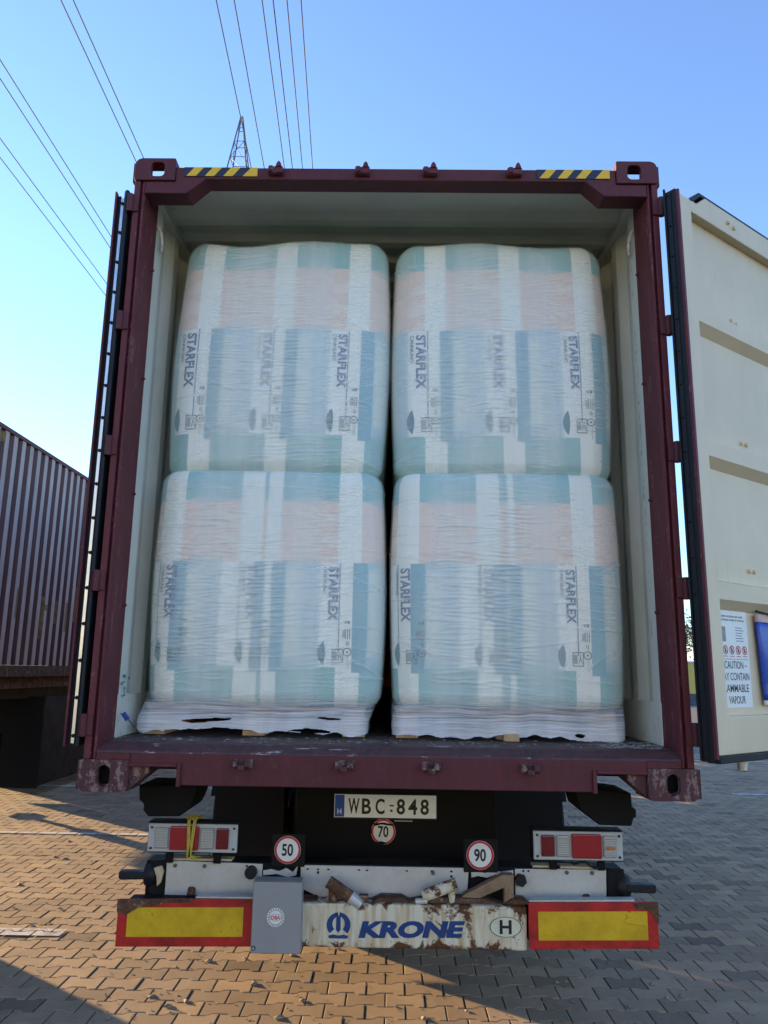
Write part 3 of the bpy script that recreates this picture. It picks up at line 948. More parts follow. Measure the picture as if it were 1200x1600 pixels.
# notice glued in the recess, and its print
ST = dict(s0=.120, s1=.362, z0=1.508, z1=1.905)
sn = -.0425
DBs = DB().sbox(ST['s0'], ST['s1'], -.0438, sn, ST['z0'], ST['z1']).build('warning_notice', MAT['white_vinyl'], dr)
DBs['label'] = 'white caution notice in the recess of the right door'
def on_door(s0, z0, n=sn + .0006):
    return lambda a, b: D(s0 + a, n, z0 + b)
for txt, s0, w_, z_ in (('CAUTION \u2013', .165, .172, 1.6655), ('MAY CONTAIN', .128, .222, 1.6180), ('FLAMMABLE', .134, .206, 1.5705), ('VAPOUR', .180, .128, 1.5235)):
    text_obj('lettering', txt, MAT['ink'], DBs, on_door(s0, z_), w_, .031, .004)
text_obj('lettering', 'BEFORE PACKING BE SURE', MAT['ink'], DBs, on_door(.14, 1.877), .19, .008, .01)
text_obj('lettering', 'CONTAINER IS FREE OF VAPOUR', MAT['ink'], DBs, on_door(.14, 1.862), .20, .008, .01)
for k in range(6):
    q = DB().sbox(.268, .268 + random.uniform(.04, .075), sn, sn + .0006, 1.834 - k * .011, 1.837 - k * .011).build('print_line', MAT['print_grey'], DBs)
m = DB()
for a in range(7):
    for b in range(9):
        if random.random() < .0: pass
m.sbox(.150, .190, sn, sn + .0006, 1.776, 1.838)
m.build('print_block', mottled('grey_print_block', (0.25, 0.25, 0.25), 0.8, 0.5, 140), DBs)
def ring_mesh(c2, r0, r1, fn, n=28):
    vs = [fn(c2[0] + math.cos(2 * math.pi * i / n) * r, c2[1] + math.sin(2 * math.pi * i / n) * r) for r in (r0, r1) for i in range(n)]
    fs = [(i, (i + 1) % n, n + (i + 1) % n, n + i) for i in range(n)]
    return vs, fs
for k in range(4):
    cs = .180 + k * .0495
    fn = lambda a, b: D(a, sn + .0008, b)
    v_, f_ = ring_mesh((cs, 1.742), .0135, .0185, fn)
    mb = MB().add(v_, f_)
    mb.add([fn(cs - .013, 1.7535), fn(cs - .010, 1.7560), fn(cs + .013, 1.7305), fn(cs + .010, 1.7280)], [(0, 1, 2, 3)])
    mb.build('prohibition_symbol', MAT['red_ink'], DBs)
    mb = MB().add([fn(cs - .005, 1.733), fn(cs + .005, 1.733), fn(cs + .006, 1.742), fn(cs, 1.753), fn(cs - .006, 1.744)], [(0, 1, 2, 3, 4)])
    mb.v = [tuple(Vector(q) - dn * .0003) for q in mb.v]
    mb.build('pictogram', MAT['ink'], DBs)
    DB().sbox(cs - .016, cs + .016, sn, sn + .0006, 1.7145, 1.7175).build('print_line', MAT['red_ink'], DBs)
DB().sbox(.150, .352, sn, sn + .0006, 1.7035, 1.7050).build('print_line', MAT['ink'], DBs)

# blue document pouch hanging on the door
pouch = empty('document_pouch', D(.55, .0, 1.53), 'blue plastic pouch with a pale top band hanging on the right door', 'pouch')
def pouch_sheet(name, z0, z1, mat, extra=0):
    vs, fs = [], []
    nu, nv = 14, 12
    for th in (0, 1):
        for j in range(nv + 1):
            for i in range(nu + 1):
                u, v = i / nu, j / nv
                z_ = lerp(z0, z1, v)
                t_ = (z_ - 1.528) / .38
                s_ = lerp(.432 - .024 * t_, .735, u)
                bulge = .016 * math.sin(math.pi * u) * math.sin(math.pi * min(1, max(0, t_))) + .006 * noise.noise((s_ * 9, z_ * 9, 3))
                vs.append(D(s_, -.028 + (bulge + .008 + extra if th else -.004), z_ + .004 * noise.noise((s_ * 6, 1, 2))))
    W = nu + 1; H_ = (nu + 1) * (nv + 1)
    for j in range(nv):
        for i in range(nu):
            a = j * W + i
            fs += [(a, a + 1, a + W + 1, a + W), (H_ + a, H_ + a + W, H_ + a + W + 1, H_ + a + 1)]
    for j in range(nv):
        a = j * W; fs += [(a, a + W, H_ + a + W, H_ + a)]
        a = j * W + nu; fs += [(a, H_ + a, H_ + a + W, a + W)]
    for i in range(nu):
        fs += [(i, H_ + i, H_ + i + 1, i + 1)]
        a = nv * W + i; fs += [(a, a + 1, H_ + a + 1, H_ + a)]
    me = bpy.data.meshes.new(name); me.from_pydata(vs, [], fs)
    return place(name, me, mat, pouch, smooth=True)
pouch_sheet('pouch_body', 1.535, 1.865, mottled('blue_plastic', (0.010, 0.055, 0.36), 0.15, 0.3, 12))
pouch_sheet('pouch_bottom', 1.516, 1.5345, MAT['white_vinyl'])
pouch_sheet('pouch_band', 1.8655, 1.897, mottled('pale_pink_band', (0.55, 0.36, 0.30), 0.3, 0.5, 20))
MB().tube([D(.405, -.02, 1.912), D(.50, -.012, 1.901), D(.62, -.012, 1.897), D(.74, -.015, 1.893)], .005, 6).build('cord', MAT['rubber'], pouch)

# cable seal on the floor with its blue tag
sealt = MB().tube([(-1.150, .20, 1.44), (-1.12, .19, 1.425), (-1.085, .19, 1.385), (-1.05, .18, 1.357), (-1.00, .17, 1.343)], .0022, 6).build('cable_seal', MAT['wire'])
tag(sealt, 'thin cable with a small blue tag lying at the left post', 'cable')
m = MB().prism([(-1.142, 1.437), (-1.126, 1.449), (-1.104, 1.421), (-1.120, 1.409)], 'y', .176, .186).build('seal_tag', MAT['blue_tag'], sealt, .002)

smear = mottled('blue_smear', (0.10, 0.30, 0.36), 0.4, 0.6, 60)
rs_ = random.Random(4)
for k in range(9):
    y_, z_ = .20 + rs_.random() * .10, 1.50 + rs_.random() * .10
    a, b_ = rs_.uniform(.01, .03), rs_.uniform(.006, .014)
    MB().add([(-1.1622, y_, z_), (-1.1622, y_ + a, z_ + rs_.uniform(-.01, .01)), (-1.1622, y_ + a * .8, z_ + b_), (-1.1622, y_ - .004, z_ + b_ * .8)], [(0, 1, 2, 3)]).build('paint_smear', smear, container)
# dark scuffs along the right lining
m = MB()
for k in range(46):
    z_ = 1.75 + k * .042
    if random.random() < .35: continue
    w_ = random.uniform(.002, .006); h_ = random.uniform(.008, .05)
    y_ = .262 + random.uniform(-.006, .006)
    m.add([(1.1665, y_, z_), (1.1665, y_ + w_, z_ + h_ * .3), (1.1665, y_ + w_ * .7, z_ + h_), (1.1665, y_ - w_ * .2, z_ + h_ * .8)], [(0, 1, 2, 3)])
m.build('scuff_marks', MAT['ink'], container)

# ==================================================================== WRAPPED PALLETS
NU, NV = 200, 64
class Bale:
    def __init__(self, cx, w, z0, h, yf, dep, r, ph, seed, lean=(0, 0), rtop=.13, rbot=.07, taper=0.0, topn=0.0):
        self.cx, self.w, self.z0, self.h, self.yf, self.dep, self.r, self.ph, self.seed = cx, w, z0, h, yf, dep, r, ph, seed
        self.lean, self.rtop, self.rbot, self.taper, self.topn = lean, rtop, rbot, taper, topn
        a = w / 2 - r; b = dep / 2 - r
        self.seg = [('l', a, 0), ('c', r * math.pi / 2, 0), ('l', 2 * b, 1), ('c', r * math.pi / 2, 1), ('l', 2 * a, 2), ('c', r * math.pi / 2, 2), ('l', 2 * b, 3), ('c', r * math.pi / 2, 3), ('l', a, 4)]
        self.L = 4 * a + 4 * b + 2 * math.pi * r
        self.a, self.b = a, b
    def path(self, u):
        """u metres round the bale from the middle of its front towards +x: point and outward normal relative to the centre"""
        u = u % self.L
        a, b, r = self.a, self.b, self.r
        q = r * math.pi / 2
        hw, hd = self.w / 2, self.dep / 2
        if u <= a: return (u, -hd, 0, -1)
        u -= a
        if u <= q:
            t = u / r; return (a + r * math.sin(t), -b - r * math.cos(t), math.sin(t), -math.cos(t))
        u -= q
        if u <= 2 * b: return (hw, -b + u, 1, 0)
        u -= 2 * b
        if u <= q:
            t = u / r; return (a + r * math.cos(t), b + r * math.sin(t), math.cos(t), math.sin(t))
        u -= q
        if u <= 2 * a: return (a - u, hd, 0, 1)
        u -= 2 * a
        if u <= q:
            t = u / r; return (-a - r * math.sin(t), b + r * math.cos(t), -math.sin(t), math.cos(t))
        u -= q
        if u <= 2 * b: return (-hw, b - u, -1, 0)
        u -= 2 * b
        if u <= q:
            t = u / r; return (-a - r * math.cos(t), -b - r * math.sin(t), -math.cos(t), -math.sin(t))
        u -= q
        return (-a + u, -hd, 0, -1)
    def S(self, u, v, off=0.0):
        u = (u + self.L / 2) % self.L - self.L / 2
        x, y_, nx, ny = self.path(u)
        h = self.h
        ins = 0.0
        dz = 0.0
        if v > h - self.rtop:
            t = min(1.0, (v - (h - self.rtop)) / self.rtop)
            ins += self.rtop * .8 * (1 - math.sqrt(max(0, 1 - t * t)))
        if v < self.rbot:
            t = 1 - max(0, v) / self.rbot
            ins += self.rbot * .75 * (1 - math.sqrt(max(0, 1 - t * t)))
        bul = .020 * math.sin(math.pi * min(1, max(0, v / h))) + .014 * (1 - min(1, abs(x) / self.a) ** 2 if ny < -.5 else 0)
        lump = .012 * noise.noise((u * 2.6, v * 1.2, self.seed)) + .002 * noise.noise((u * 7, v * 3, self.seed + 5))
        k = bul + lump - ins + off - self.taper * max(0, v / h - .4)
        tz = self.topn * noise.noise((u * 2.5, 0, self.seed + 9)) * max(0, v / h - .7) / .3
        sc = v / h
        return (self.cx + x + nx * k + self.lean[0] * sc, self.yf + self.dep / 2 + y_ + ny * k + self.lean[1] * sc, self.z0 + v + tz)
    def mesh(self, name, mat, parent, off=0.0, nu=NU, nv=NV, u0=None, u1=None, crease=None, cap=True, vmin=0.0, vmax=None):
        full = u0 is None
        if full: u0, u1 = 0.0, self.L
        vmax = self.h if vmax is None else vmax
        nuv = nu if full else nu + 1
        us = [lerp(u0, u1, i / nu) for i in range(nuv)]
        t = np.linspace(0, 1, nv + 1)
        vsamp = vmin + (vmax - vmin) * t
        vs = []
        for j, v in enumerate(vsamp):
            for i, u in enumerate(us):
                o_ = off + (crease[j, i] if crease is not None else 0.0)
                vs.append(self.S(u, v, o_))
        fs, uvs = [], []
        def uvp(i, j):
            u = lerp(u0, u1, i / nu)
            return (u + (self.ph if crease is None else 0.0), vsamp[j])
        for j in range(nv):
            for i in range(nu):
                k = (i + 1) % nuv
                fs.append((j * nuv + i, j * nuv + k, (j + 1) * nuv + k, (j + 1) * nuv + i))
                uvs += [uvp(i, j), uvp(i + 1, j), uvp(i + 1, j + 1), uvp(i, j + 1)]
        if cap:
            # domed top closing towards the centre
            base = nv * nuv
            ring0 = [vs[base + i] for i in range(nuv)]
            cxm = self.cx + self.lean[0]; cym = self.yf + self.dep / 2 + self.lean[1]
            prev = base
            for q, sc in enumerate((.9, .72, .5, .25, .03)):
                st = len(vs)
                for i in range(nuv):
                    p = ring0[i]
                    z_ = p[2] + .035 * (1 - sc * sc) + .012 * noise.noise((p[0] * 5 * sc, p[1] * 5 * sc, self.seed + q))
                    vs.append((cxm + (p[0] - cxm) * sc, cym + (p[1] - cym) * sc, z_))
                for i in range(nu):
                    k = (i + 1) % nuv
                    fs.append((prev + i, prev + k, st + k, st + i))
                    uvs += [(uvp(i, nv)[0], self.h + q * .08), (uvp(i + 1, nv)[0], self.h + q * .08), (uvp(i + 1, nv)[0], self.h + q * .08 + .08), (uvp(i, nv)[0], self.h + q * .08 + .08)]
                prev = st
        me = bpy.data.meshes.new(name); me.from_pydata(vs, [], fs)
        ul = me.uv_layers.new(name='UVMap')
        ul.data.foreach_set('uv', np.array(uvs, dtype=np.float32).ravel())
        if crease is not None:
            at = me.attributes.new('crease', 'FLOAT', 'POINT')
            arr = np.zeros(len(vs), dtype=np.float32)
            arr[:crease.size] = np.clip(np.abs(crease.ravel()) / .004, 0, 1)
            at.data.foreach_set('value', arr)
        return place(name, me, mat, parent, smooth=True)

def film_creases(b, u0, u1, nu, nv, density, seed):
    """horizontal folds in the stretch film, clustered in vertical strips as the film was pulled round"""
    rg = np.random.default_rng(seed)
    U, V = np.meshgrid(np.linspace(u0, u1, nu + 1), np.linspace(0, b.h, nv + 1))
    D_ = np.zeros_like(U)
    strips = [(rg.uniform(-.45, .45), rg.uniform(.04, .13), rg.uniform(.0, .4), rg.uniform(.65, 1.0)) for _ in range(8)]
    for (uc, hw, va, vb) in strips:
        v = va * b.h
        sl = rg.uniform(-.10, .10)
        while v < vb * b.h:
            amp = rg.uniform(.0016, .0036)
            c = uc + rg.normal(0, .025); w = hw * rg.uniform(.5, 1.3)
            line = V - (v + sl * (U - c) + .004 * np.sin((U - c) * 25 + v * 40))
            D_ += amp * np.exp(-(line / .0034) ** 2) * np.exp(-(((U - c) / w) ** 4))
            v += rg.uniform(.013, .026)
    for _ in range(density):
        c = rg.uniform(u0, u1); v = rg.uniform(0, b.h); sl = rg.normal(0, .10); w = rg.uniform(.06, .3)
        amp = rg.uniform(.0010, .0026)
        line = V - (v + sl * (U - c))
        D_ += amp * np.exp(-(line / .0045) ** 2) * np.exp(-(((U - c) / w) ** 4))
    for _ in range(16):
        c = rg.choice([-1, 1]) * rg.uniform(.3, .6); v = rg.uniform(.05, b.h); sl = rg.normal(0, .45); w = rg.uniform(.08, .22)
        line = (V - (v + sl * (U - c) + .05 * (U - c) ** 2)) / math.sqrt(1 + sl * sl)
        D_ += rg.uniform(.001, .003) * np.exp(-(line / .005) ** 2) * np.exp(-(((U - c) / w) ** 4))
    return np.clip(D_, -.0035, .006)

def bale_print(b, parent, seed):
    """lettering and symbols printed on the cover, laid on its surface"""
    def on(off):
        return lambda s, vv: b.S(s, vv, off)
    kmin = math.floor((-.95 + b.ph) / PERIOD); kmax = math.ceil((.95 + b.ph) / PERIOD)
    H = b.h
    for k in range(kmin, kmax):
        u0 = k * PERIOD - b.ph
        lim = b.a + b.r * math.pi / 2 + .05
        uc = u0 + .66 * PERIOD
        if abs(uc) > lim: continue
        f = lambda x, y_: b.S(u0 + .612 * PERIOD + y_, H * .57 - x + 0 * y_, .0022)
        # text runs downwards, letter tops to the right
        x, y_, fc = text_fit('STARFLEX', .245 * H / 1.1, .044, .034)
        me = bpy.data.meshes.new('lettering')
        me.from_pydata([b.S(u0 + .615 * PERIOD + q, H * .572 - p, .0022) for p, q in zip(x, y_)], [], fc)
        place('lettering', me, MAT['print_ink'], parent)
        x, y_, fc = text_fit('CANNIUNO', .125 * H / 1.1, .016, .01)
        me = bpy.data.meshes.new('lettering')
        me.from_pydata([b.S(u0 + .545 * PERIOD + q, H * .572 - p, .0022) for p, q in zip(x, y_)], [], fc)
        place('lettering', me, MAT['print_grey'], parent)
        m = MB()
        def quad(s0, s1, v0, v1):
            ns = max(1, int((s1 - s0) * PERIOD / .03))
            for i in range(ns):
                a0 = lerp(s0, s1, i / ns); a1 = lerp(s0, s1, (i + 1) / ns)
                m.add([b.S(u0 + a * PERIOD, H * (1 - vv), .0022) for a, vv in ((a0, v1), (a1, v1), (a1, v0), (a0, v0))], [(0, 1, 2, 3)])
        def loop(s0, s1, v0, v1, t=.008, tv=.0035):
            quad(s0, s1, v0, v0 + tv); quad(s0, s1, v1 - tv, v1); quad(s0, s0 + t, v0, v1); quad(s1 - t, s1, v0, v1)
        # block of small symbols on the white stripe
        for i in range(4):
            for j in range(4):
                if (i * 3 + j * 5 + i * j) % 3: quad(.825 + i * .015, .838 + i * .015, .645 + j * .006, .6505 + j * .006)
        for i in range(3): quad(.83 + i * .026, .838 + i * .026, .685, .725); 
        for i in range(2): quad(.80 + i * .016, .806 + i * .016, .69, .72)
        quad(.865, .873, .735, .755); quad(.845, .852, .735, .75)
        n = 18
        c_s, c_v, rr = .858, .778, .019
        vs_ = []
        for r_2 in (rr, rr * .78):
            for i in range(n):
                t = 2 * math.pi * i / n
                vs_.append(b.S(u0 + c_s * PERIOD + r_2 * math.cos(t), H * (1 - c_v) + r_2 * math.sin(t), .0022))
        m.add(vs_, [(i, (i + 1) % n, n + (i + 1) % n, n + i) for i in range(n)])
        quad(.845, .871, .775, .781)
        for i in range(5): quad(.868, .874, .80 + i * .009, .806 + i * .009)
        for i in range(7): quad(.850, .854, .80 + i * .005, .803 + i * .005)
        # square mark across the label's edge
        loop(.675, .865 - .055, .765, .822)
        for i in range(4): quad(.69 + i * .012, .696 + i * .012, .775, .812)
        m.add([b.S(u0 + a * PERIOD, H * (1 - vv), .0022) for a, vv in ((.745, .812), (.752, .812), (.781, .776), (.772, .776))], [(0, 1, 2, 3)])
        m.add([b.S(u0 + a * PERIOD, H * (1 - vv), .0022) for a, vv in ((.795, .812), (.802, .812), (.768, .786), (.763, .79))], [(0, 1, 2, 3)])
        m.build('symbols', MAT['print_grey'], parent)
        # leaf at the foot of the label
        lf = []
        for i in range(13):
            t = i / 12; wv = .05 * math.sin(math.pi * t) ** .8
            lf.append((.565 - wv * 1.35, .83 - .095 * t))
        for i in range(13):
            t = 1 - i / 12; wv = .05 * math.sin(math.pi * t) ** .8
            lf.append((.565 + wv * .5, .83 - .095 * t))
        MB().add([b.S(u0 + a * PERIOD, H * (1 - vv), .0022) for a, vv in lf], [tuple(range(len(lf)))]).build('leaf_symbol', MAT['print_teal'], parent)

def skirt(b, name, parent, zb, holes, seed, flare, pcx):
    """bunched, torn film gathered round the pallet under the lowest bale"""
    u0, u1 = -1.15, 1.15
    nu, nv = 420, 80
    sq = Bale(pcx, 1.0, 0, 1, b.yf, b.dep, .05, 0, 1)
    vs, keep = [], []
    for j in range(nv + 1):
        for i in range(nu + 1):
            u = lerp(u0, u1, i / nu); t = j / nv          # t 0 top .. 1 bottom
            x, y_, nx, ny = b.path(u)
            top = b.z0 + .075 + .015 * noise.noise((u * 4, 1, seed))
            bot = zb + .010 * noise.noise((u * 5, 2, seed)) + .006 * noise.noise((u * 17, 3, seed)) + (flare[2] * max(0, u) + flare[3] * max(0, -u)) - .0
            z_ = lerp(top, bot, t)
            o_ = .012 + .006 * math.sin(t * math.pi)
            o_ += flare[0] * t ** 1.5 * max(0, -u) + flare[1] * t ** 1.5 * max(0, u)
            o_ += t * (.0015 * noise.noise((u * 2.0, t * 16 + u * 1.5, seed + 3)) + .002 * noise.noise((u * 2, t * 45 + u * 2, seed + 4)) + .0025 * noise.noise((u * 4, t * 80 - u * 3, seed + 8)))
            sx, sy, sz = b.S(u, max(.03, z_ - b.z0), 0)
            px, py, nx, ny = sq.path(u * sq.L / b.L)
            kx = pcx + px; ky = b.yf + b.dep / 2 + py
            vs.append((lerp(sx, kx, min(1, t * 1.5)) + nx * o_, lerp(sy, ky, min(1, t * 1.5)) + ny * o_ - .0, z_))
    fs, uvs = [], []
    for j in range(nv):
        for i in range(nu):
            u = lerp(u0, u1, (i + .5) / nu); t = (j + .5) / nv
            cut = False
            for (hc, ht, hu, hv) in holes:
                d = ((u - hc) / hu) ** 2 + ((t - ht - .02 * math.sin(u * 20)) / hv) ** 2 + .55 * noise.noise((u * 24, t * 7, seed + hc))
                if d < 1: cut = True
            ragged = .93 + .10 * noise.noise((u * 13, 7, seed))
            if t > ragged: cut = True
            if cut: continue
            a = j * (nu + 1) + i
            fs.append((a, a + nu + 1, a + nu + 2, a + 1))
            for (ii, jj) in ((i, j), (i, j + 1), (i + 1, j + 1), (i + 1, j)):
                uvs.append((lerp(u0, u1, ii / nu), -.20 * jj / nv))
    me = bpy.data.meshes.new(name); me.from_pydata(vs, [], fs)
    ul = me.uv_layers.new(name='UVMap')
    ul.data.foreach_set('uv', np.array(uvs, dtype=np.float32).ravel())
    return place(name, me, MAT['skirt'], parent, smooth=True)

PF_ = .315     # front of the loads
loads = [
    dict(name='left', pcx=-.605, cx=-.572, label='left wrapped pallet of two stacked printed bales in the container', flare=(.02, .0, 0.0, -.0),
         lower=dict(w=1.055, ph=.0, seed=11.3), upper=dict(w=1.045, ph=.0, seed=23.1, lean=(.022, .0))),
    dict(name='right', pcx=.535, cx=.543, label='right wrapped pallet of two stacked printed bales in the container', flare=(.01, .01, -.012, .0),
         lower=dict(w=1.045, ph=.0, seed=37.7), upper=dict(w=1.045, ph=.0, seed=41.9, lean=(-.010, .0))),
]
# where the lettering stands along the front of each bale (metres from the bale's middle)
LETTER = {('left', 'upper'): .31, ('left', 'lower'): -.06, ('right', 'upper'): .335, ('right', 'lower'): -.10}
GRP = 'wrapped pallets of printed bales in the container'
for L_ in loads:
    T = empty('wrapped_pallet', (L_['cx'], PF_ + .55, 1.342), L_['label'], 'pallet load', GRP)
    cx = L_['pcx']
    # wooden pallet
    for k, y_ in enumerate((.43, .56, .68, .80, .96, 1.12, 1.27)):
        box('deck_board', MAT['wood'], T, cx - .50, cx + .50, y_, y_ + .095, 1.448, 1.470, .002)
    for x_ in (-.5, -.05, .40):
        box('bottom_board', MAT['wood'], T, cx + x_, cx + x_ + .10, .375, 1.365, 1.342, 1.364, .002)
        for y_ in (.42, .78, 1.20):
            box('block', MAT['wood'], T, cx + x_ + .002, cx + x_ + .098, y_, y_ + .14, 1.3645, 1.4475, .002)
    if L_['name'] == 'right':
        box('spacer_slat', MAT['wood'], T, .505, .572, .275, .335, 1.342, 1.372, .003)
    lo = L_['lower']; upp = L_['upper']
    cx = L_['cx']
    bl = Bale(cx, lo['w'], 1.472, 1.095, PF_, 1.13, .125, 0, lo['seed'], rtop=.075, rbot=.065)
    bu = Bale(cx, upp['w'], 2.535, 1.252, PF_ + .02, 1.10, .13, 0, upp['seed'], lean=upp.get('lean', (0, 0)), rtop=.10, rbot=.08, taper=.016, topn=.04)
    for b, nm, key in ((bl, 'lower_bale', 'lower'), (bu, 'upper_bale', 'upper')):
        b.ph = (.66 * PERIOD - LETTER[(L_['name'], key)]) % PERIOD
        o = b.mesh(nm, print_mat('printed_cover', b.h), T)
        bale_print(b, o, b.seed)
        nu, nv = 260, 280
        cr = film_creases(b, -1.25, 1.25, nu, nv, 90, int(b.seed * 10))
        f = b.mesh('stretch_film', MAT['film'], T, off=.0065, nu=nu, nv=nv, u0=-1.25, u1=1.25, crease=cr, cap=False)
    if L_['name'] == 'left':
        holes = [(-.20, .68, .11, .045), (-.24, .93, .14, .08), (-.02, .95, .07, .06), (.34, .60, .05, .025), (.26, .88, .10, .04)]
    else:
        holes = [(-.30, 1.02, .10, .06), (.05, 1.02, .24, .10), (.30, .86, .02, .04)]
    skirt(bl, 'film_skirt', T, 1.347, holes, lo['seed'], L_['flare'], L_['pcx'])
    # little knot of film on top
    MB().cyl((cx + .03, PF_ + .20, 3.77), (cx + .03, PF_ + .20, 3.845), .004, .002, 6).build('film_tail', MAT['skirt'], T)

# ==================================================================== TRAILER
trailer = empty('container_trailer', (0, 3, 0), 'black skeletal trailer with a rusty bumper under the open container', 'trailer')
bk = MAT['black']
for s in (-1, 1):
    m = MB()
    x0, x1 = sorted((s * .40, s * .54))
    m.box(x0, x1, .92, 11.5, 1.10, 1.13); m.box(x0, x1, .92, 11.5, .74, .77); m.box(s * .47 - .008, s * .47 + .008, .93, 11.49, .769, 1.101)
    m.build('frame_rail', bk, trailer)
box('rear_panel', bk, trailer, -.46, .545, .88, .915, .66, 1.145, .004)
for y_ in (1.4, 2.2, 3.6, 4.9, 6.5, 9.0):
    box('cross_member', bk, trailer, -.40, .40, y_, y_ + .1, .85, 1.05)
# bolsters with twist locks below the castings
MB().prism([(-1.055, 1.146), (-1.05, 1.087), (-1.028, 1.068), (-1.03, 1.045), (-1.008, 1.02), (-.875, 1.022), (-.838, 1.048), (-.822, 1.08), (-.80, 1.146)], 'y', .22, .46).build('bolster', bk, trailer, .006)
MB().prism([(.785, 1.172), (.80, 1.12), (.812, 1.075), (.888, 1.017), (1.024, 1.014), (1.034, 1.046), (1.046, 1.05), (1.046, 1.082), (1.03, 1.09), (1.028, 1.146)], 'y', .22, .46).build('bolster', bk, trailer, .006)
box('shade_box', MAT['blackmatt'], trailer, -.95, .95, 6.95, 9.6, .30, 1.02, .02)  # added box that stops low sun passing under the trailer
for s in (-1, 1):
    for z_ in (.50, .78): box('shade_rail', MAT['galv'], trailer, s * 1.20 - .015, s * 1.20 + .015, 6.9, 9.8, z_, z_ + .12, .004)  # added rails, they cut the low sun under the trailer
# axles and wheels
for k, yc in enumerate((3.05, 4.36, 5.67)):
    MB().cyl((-1.1, yc, .52), (1.1, yc, .52), .075, n=18).build('axle', bk, trailer, smooth=True)
    for s in (-1, 1):
        xo = s * 1.25
        m = MB()
        w_ = -s * .385
        m.lathe([(.30, 0.0), (.33, -s * -.004), (.46, s * .002), (.505, w_ * .06), (.52, w_ * .16), (.52, w_ * .84), (.505, w_ * .94), (.46, w_), (.30, w_)], (xo, yc, .52), 'x', 40)
        ty = m.build('wheel', MAT['tyre'], trailer, smooth=True)
        MB().lathe([(.0, w_ * .10), (.11, w_ * .10), (.13, w_ * .22), (.20, w_ * .26), (.24, w_ * .12), (.29, w_ * .03), (.305, w_ * .03), (.305, w_ * .6), (.0, w_ * .6)], (xo, yc, .52), 'x', 32).build('rim', MAT['galv'], ty, smooth=True)
for y_ in (3.705, 5.015):
    MB().cyl((-.84, y_, .50), (.84, y_, .50), .145, n=20).build('shade_drum', bk, trailer, .03)  # drums added between the axles to block a streak of sun
for s in (-1, 1):
    x0, x1 = sorted((s * .72, s * 1.205))
    MB().box(x0, x1, 2.42, 2.435, .22, 1.06).build('mud_flap', MAT['blackmatt'], trailer, .004)
    x0, x1 = sorted((s * .80, s * 1.25))
    m = MB()
    pts = [(3.05 - .60 * math.cos(t), .52 + .60 * math.sin(t)) for t in np.linspace(.4, 2.75, 12)]
    for a, b_ in zip(pts[:-1], pts[1:]):
        m.add([(x0, a[0], a[1]), (x1, a[0], a[1]), (x1, b_[0], b_[1]), (x0, b_[0], b_[1]), (x0, a[0], a[1] + .008), (x1, a[0], a[1] + .008), (x1, b_[0], b_[1] + .008), (x0, b_[0], b_[1] + .008)], [(0, 1, 2, 3), (4, 5, 6, 7), (0, 4, 5, 1), (2, 6, 7, 3), (0, 3, 7, 4), (1, 5, 6, 2)])
    m.build('mudguard', MAT['blackmatt'], trailer)

# galvanised plates of the rear cross member
YG = .42
box('rear_beam', bk, trailer, -1.06, 1.035, YG + .012, YG + .13, .655, .80, .004)
def plate(x0, x1, z0, z1, poly=None):
    return MB().prism(poly or [(x0, z0), (x1, z0), (x1, z1), (x0, z1)], 'y', YG, YG + .0105).build('beam_plate', MAT['galv'], trailer, .002)
pL = plate(0, 0, 0, 0, [(-.975, .655), (-.545, .655), (-.545, .795), (-.975, .803)])
pM = plate(0, 0, 0, 0, [(-.375, .700), (-.26, .652), (.30, .652), (.352, .66), (.362, .7935), (-.377, .7935)])
pR = plate(0, 0, 0, 0, [(.563, .655), (.958, .655), (.962, .797), (.563, .794)])
for p_, xs in ((pL, (-.93, -.80)), (pR, (.79, .90))):
    for x_ in xs:
        MB().cyl((x_, YG - .006, .783), (x_, YG + .001, .783), .0085, n=8).build('bolt', MAT['lattice'], p_)
    x_ = xs[0] + .06
    MB().cyl((x_ + .02, YG - .02, .665), (x_ + .02, YG + .002, .690), .017, n=12).build('bolt', MAT['rust'], p_)
for x_ in (-.345, -.30, -.255, -.12, -.085, .09, .20, .285):
    MB().cyl((x_, YG - .001, .778 - random.random() * .004), (x_, YG + .001, .778), .006, n=10).build('hole', MAT['ink'], pM)
MB().cyl((.205, YG - .008, .772), (.205, YG + .001, .772), .0085, n=8).build('bolt', MAT['lattice'], pM)
for x_, z_ in ((.285, .758), (-.30, .765)):
    MB().cyl((x_, YG - .001, z_), (x_, YG + .001, z_), .006, n=10).build('hole', MAT['ink'], pM)
MB().cyl((-.592, YG - .030, .764), (-.592, YG + .002, .764), .026, n=20).build('rubber_plug', MAT['rubber'], pL)
MB().cyl((.585, YG - .030, .752), (.585, YG + .002, .752), .026, n=6).build('rubber_plug', MAT['rubber'], pR)
for x_ in (.60, .622): MB().cyl((x_, YG - .001, .786), (x_, YG + .001, .786), .005, n=10).build('hole', MAT['ink'], pR)
for x_ in (-.614, -.594): MB().cyl((x_, YG - .001, .786), (x_, YG + .001, .786), .005, n=10).build('hole', MAT['ink'], pL)
# torn bracket remnants between the plates
MB().prism([(-.54, .77), (-.505, .776), (-.47, .768), (-.44, .781), (-.41, .766), (-.39, .79), (-.395, .753), (-.43, .745), (-.48, .757), (-.54, .751)], 'y', YG - .006, YG + .004).build('torn_bracket', MAT['galv'], trailer)
MB().prism([(.372, .778), (.40, .786), (.43, .775), (.46, .788), (.50, .781), (.555, .79), (.555, .765), (.48, .771), (.44, .757), (.40, .764), (.372, .757)], 'y', YG - .006, YG + .004).build('torn_bracket', MAT['galv'], trailer)

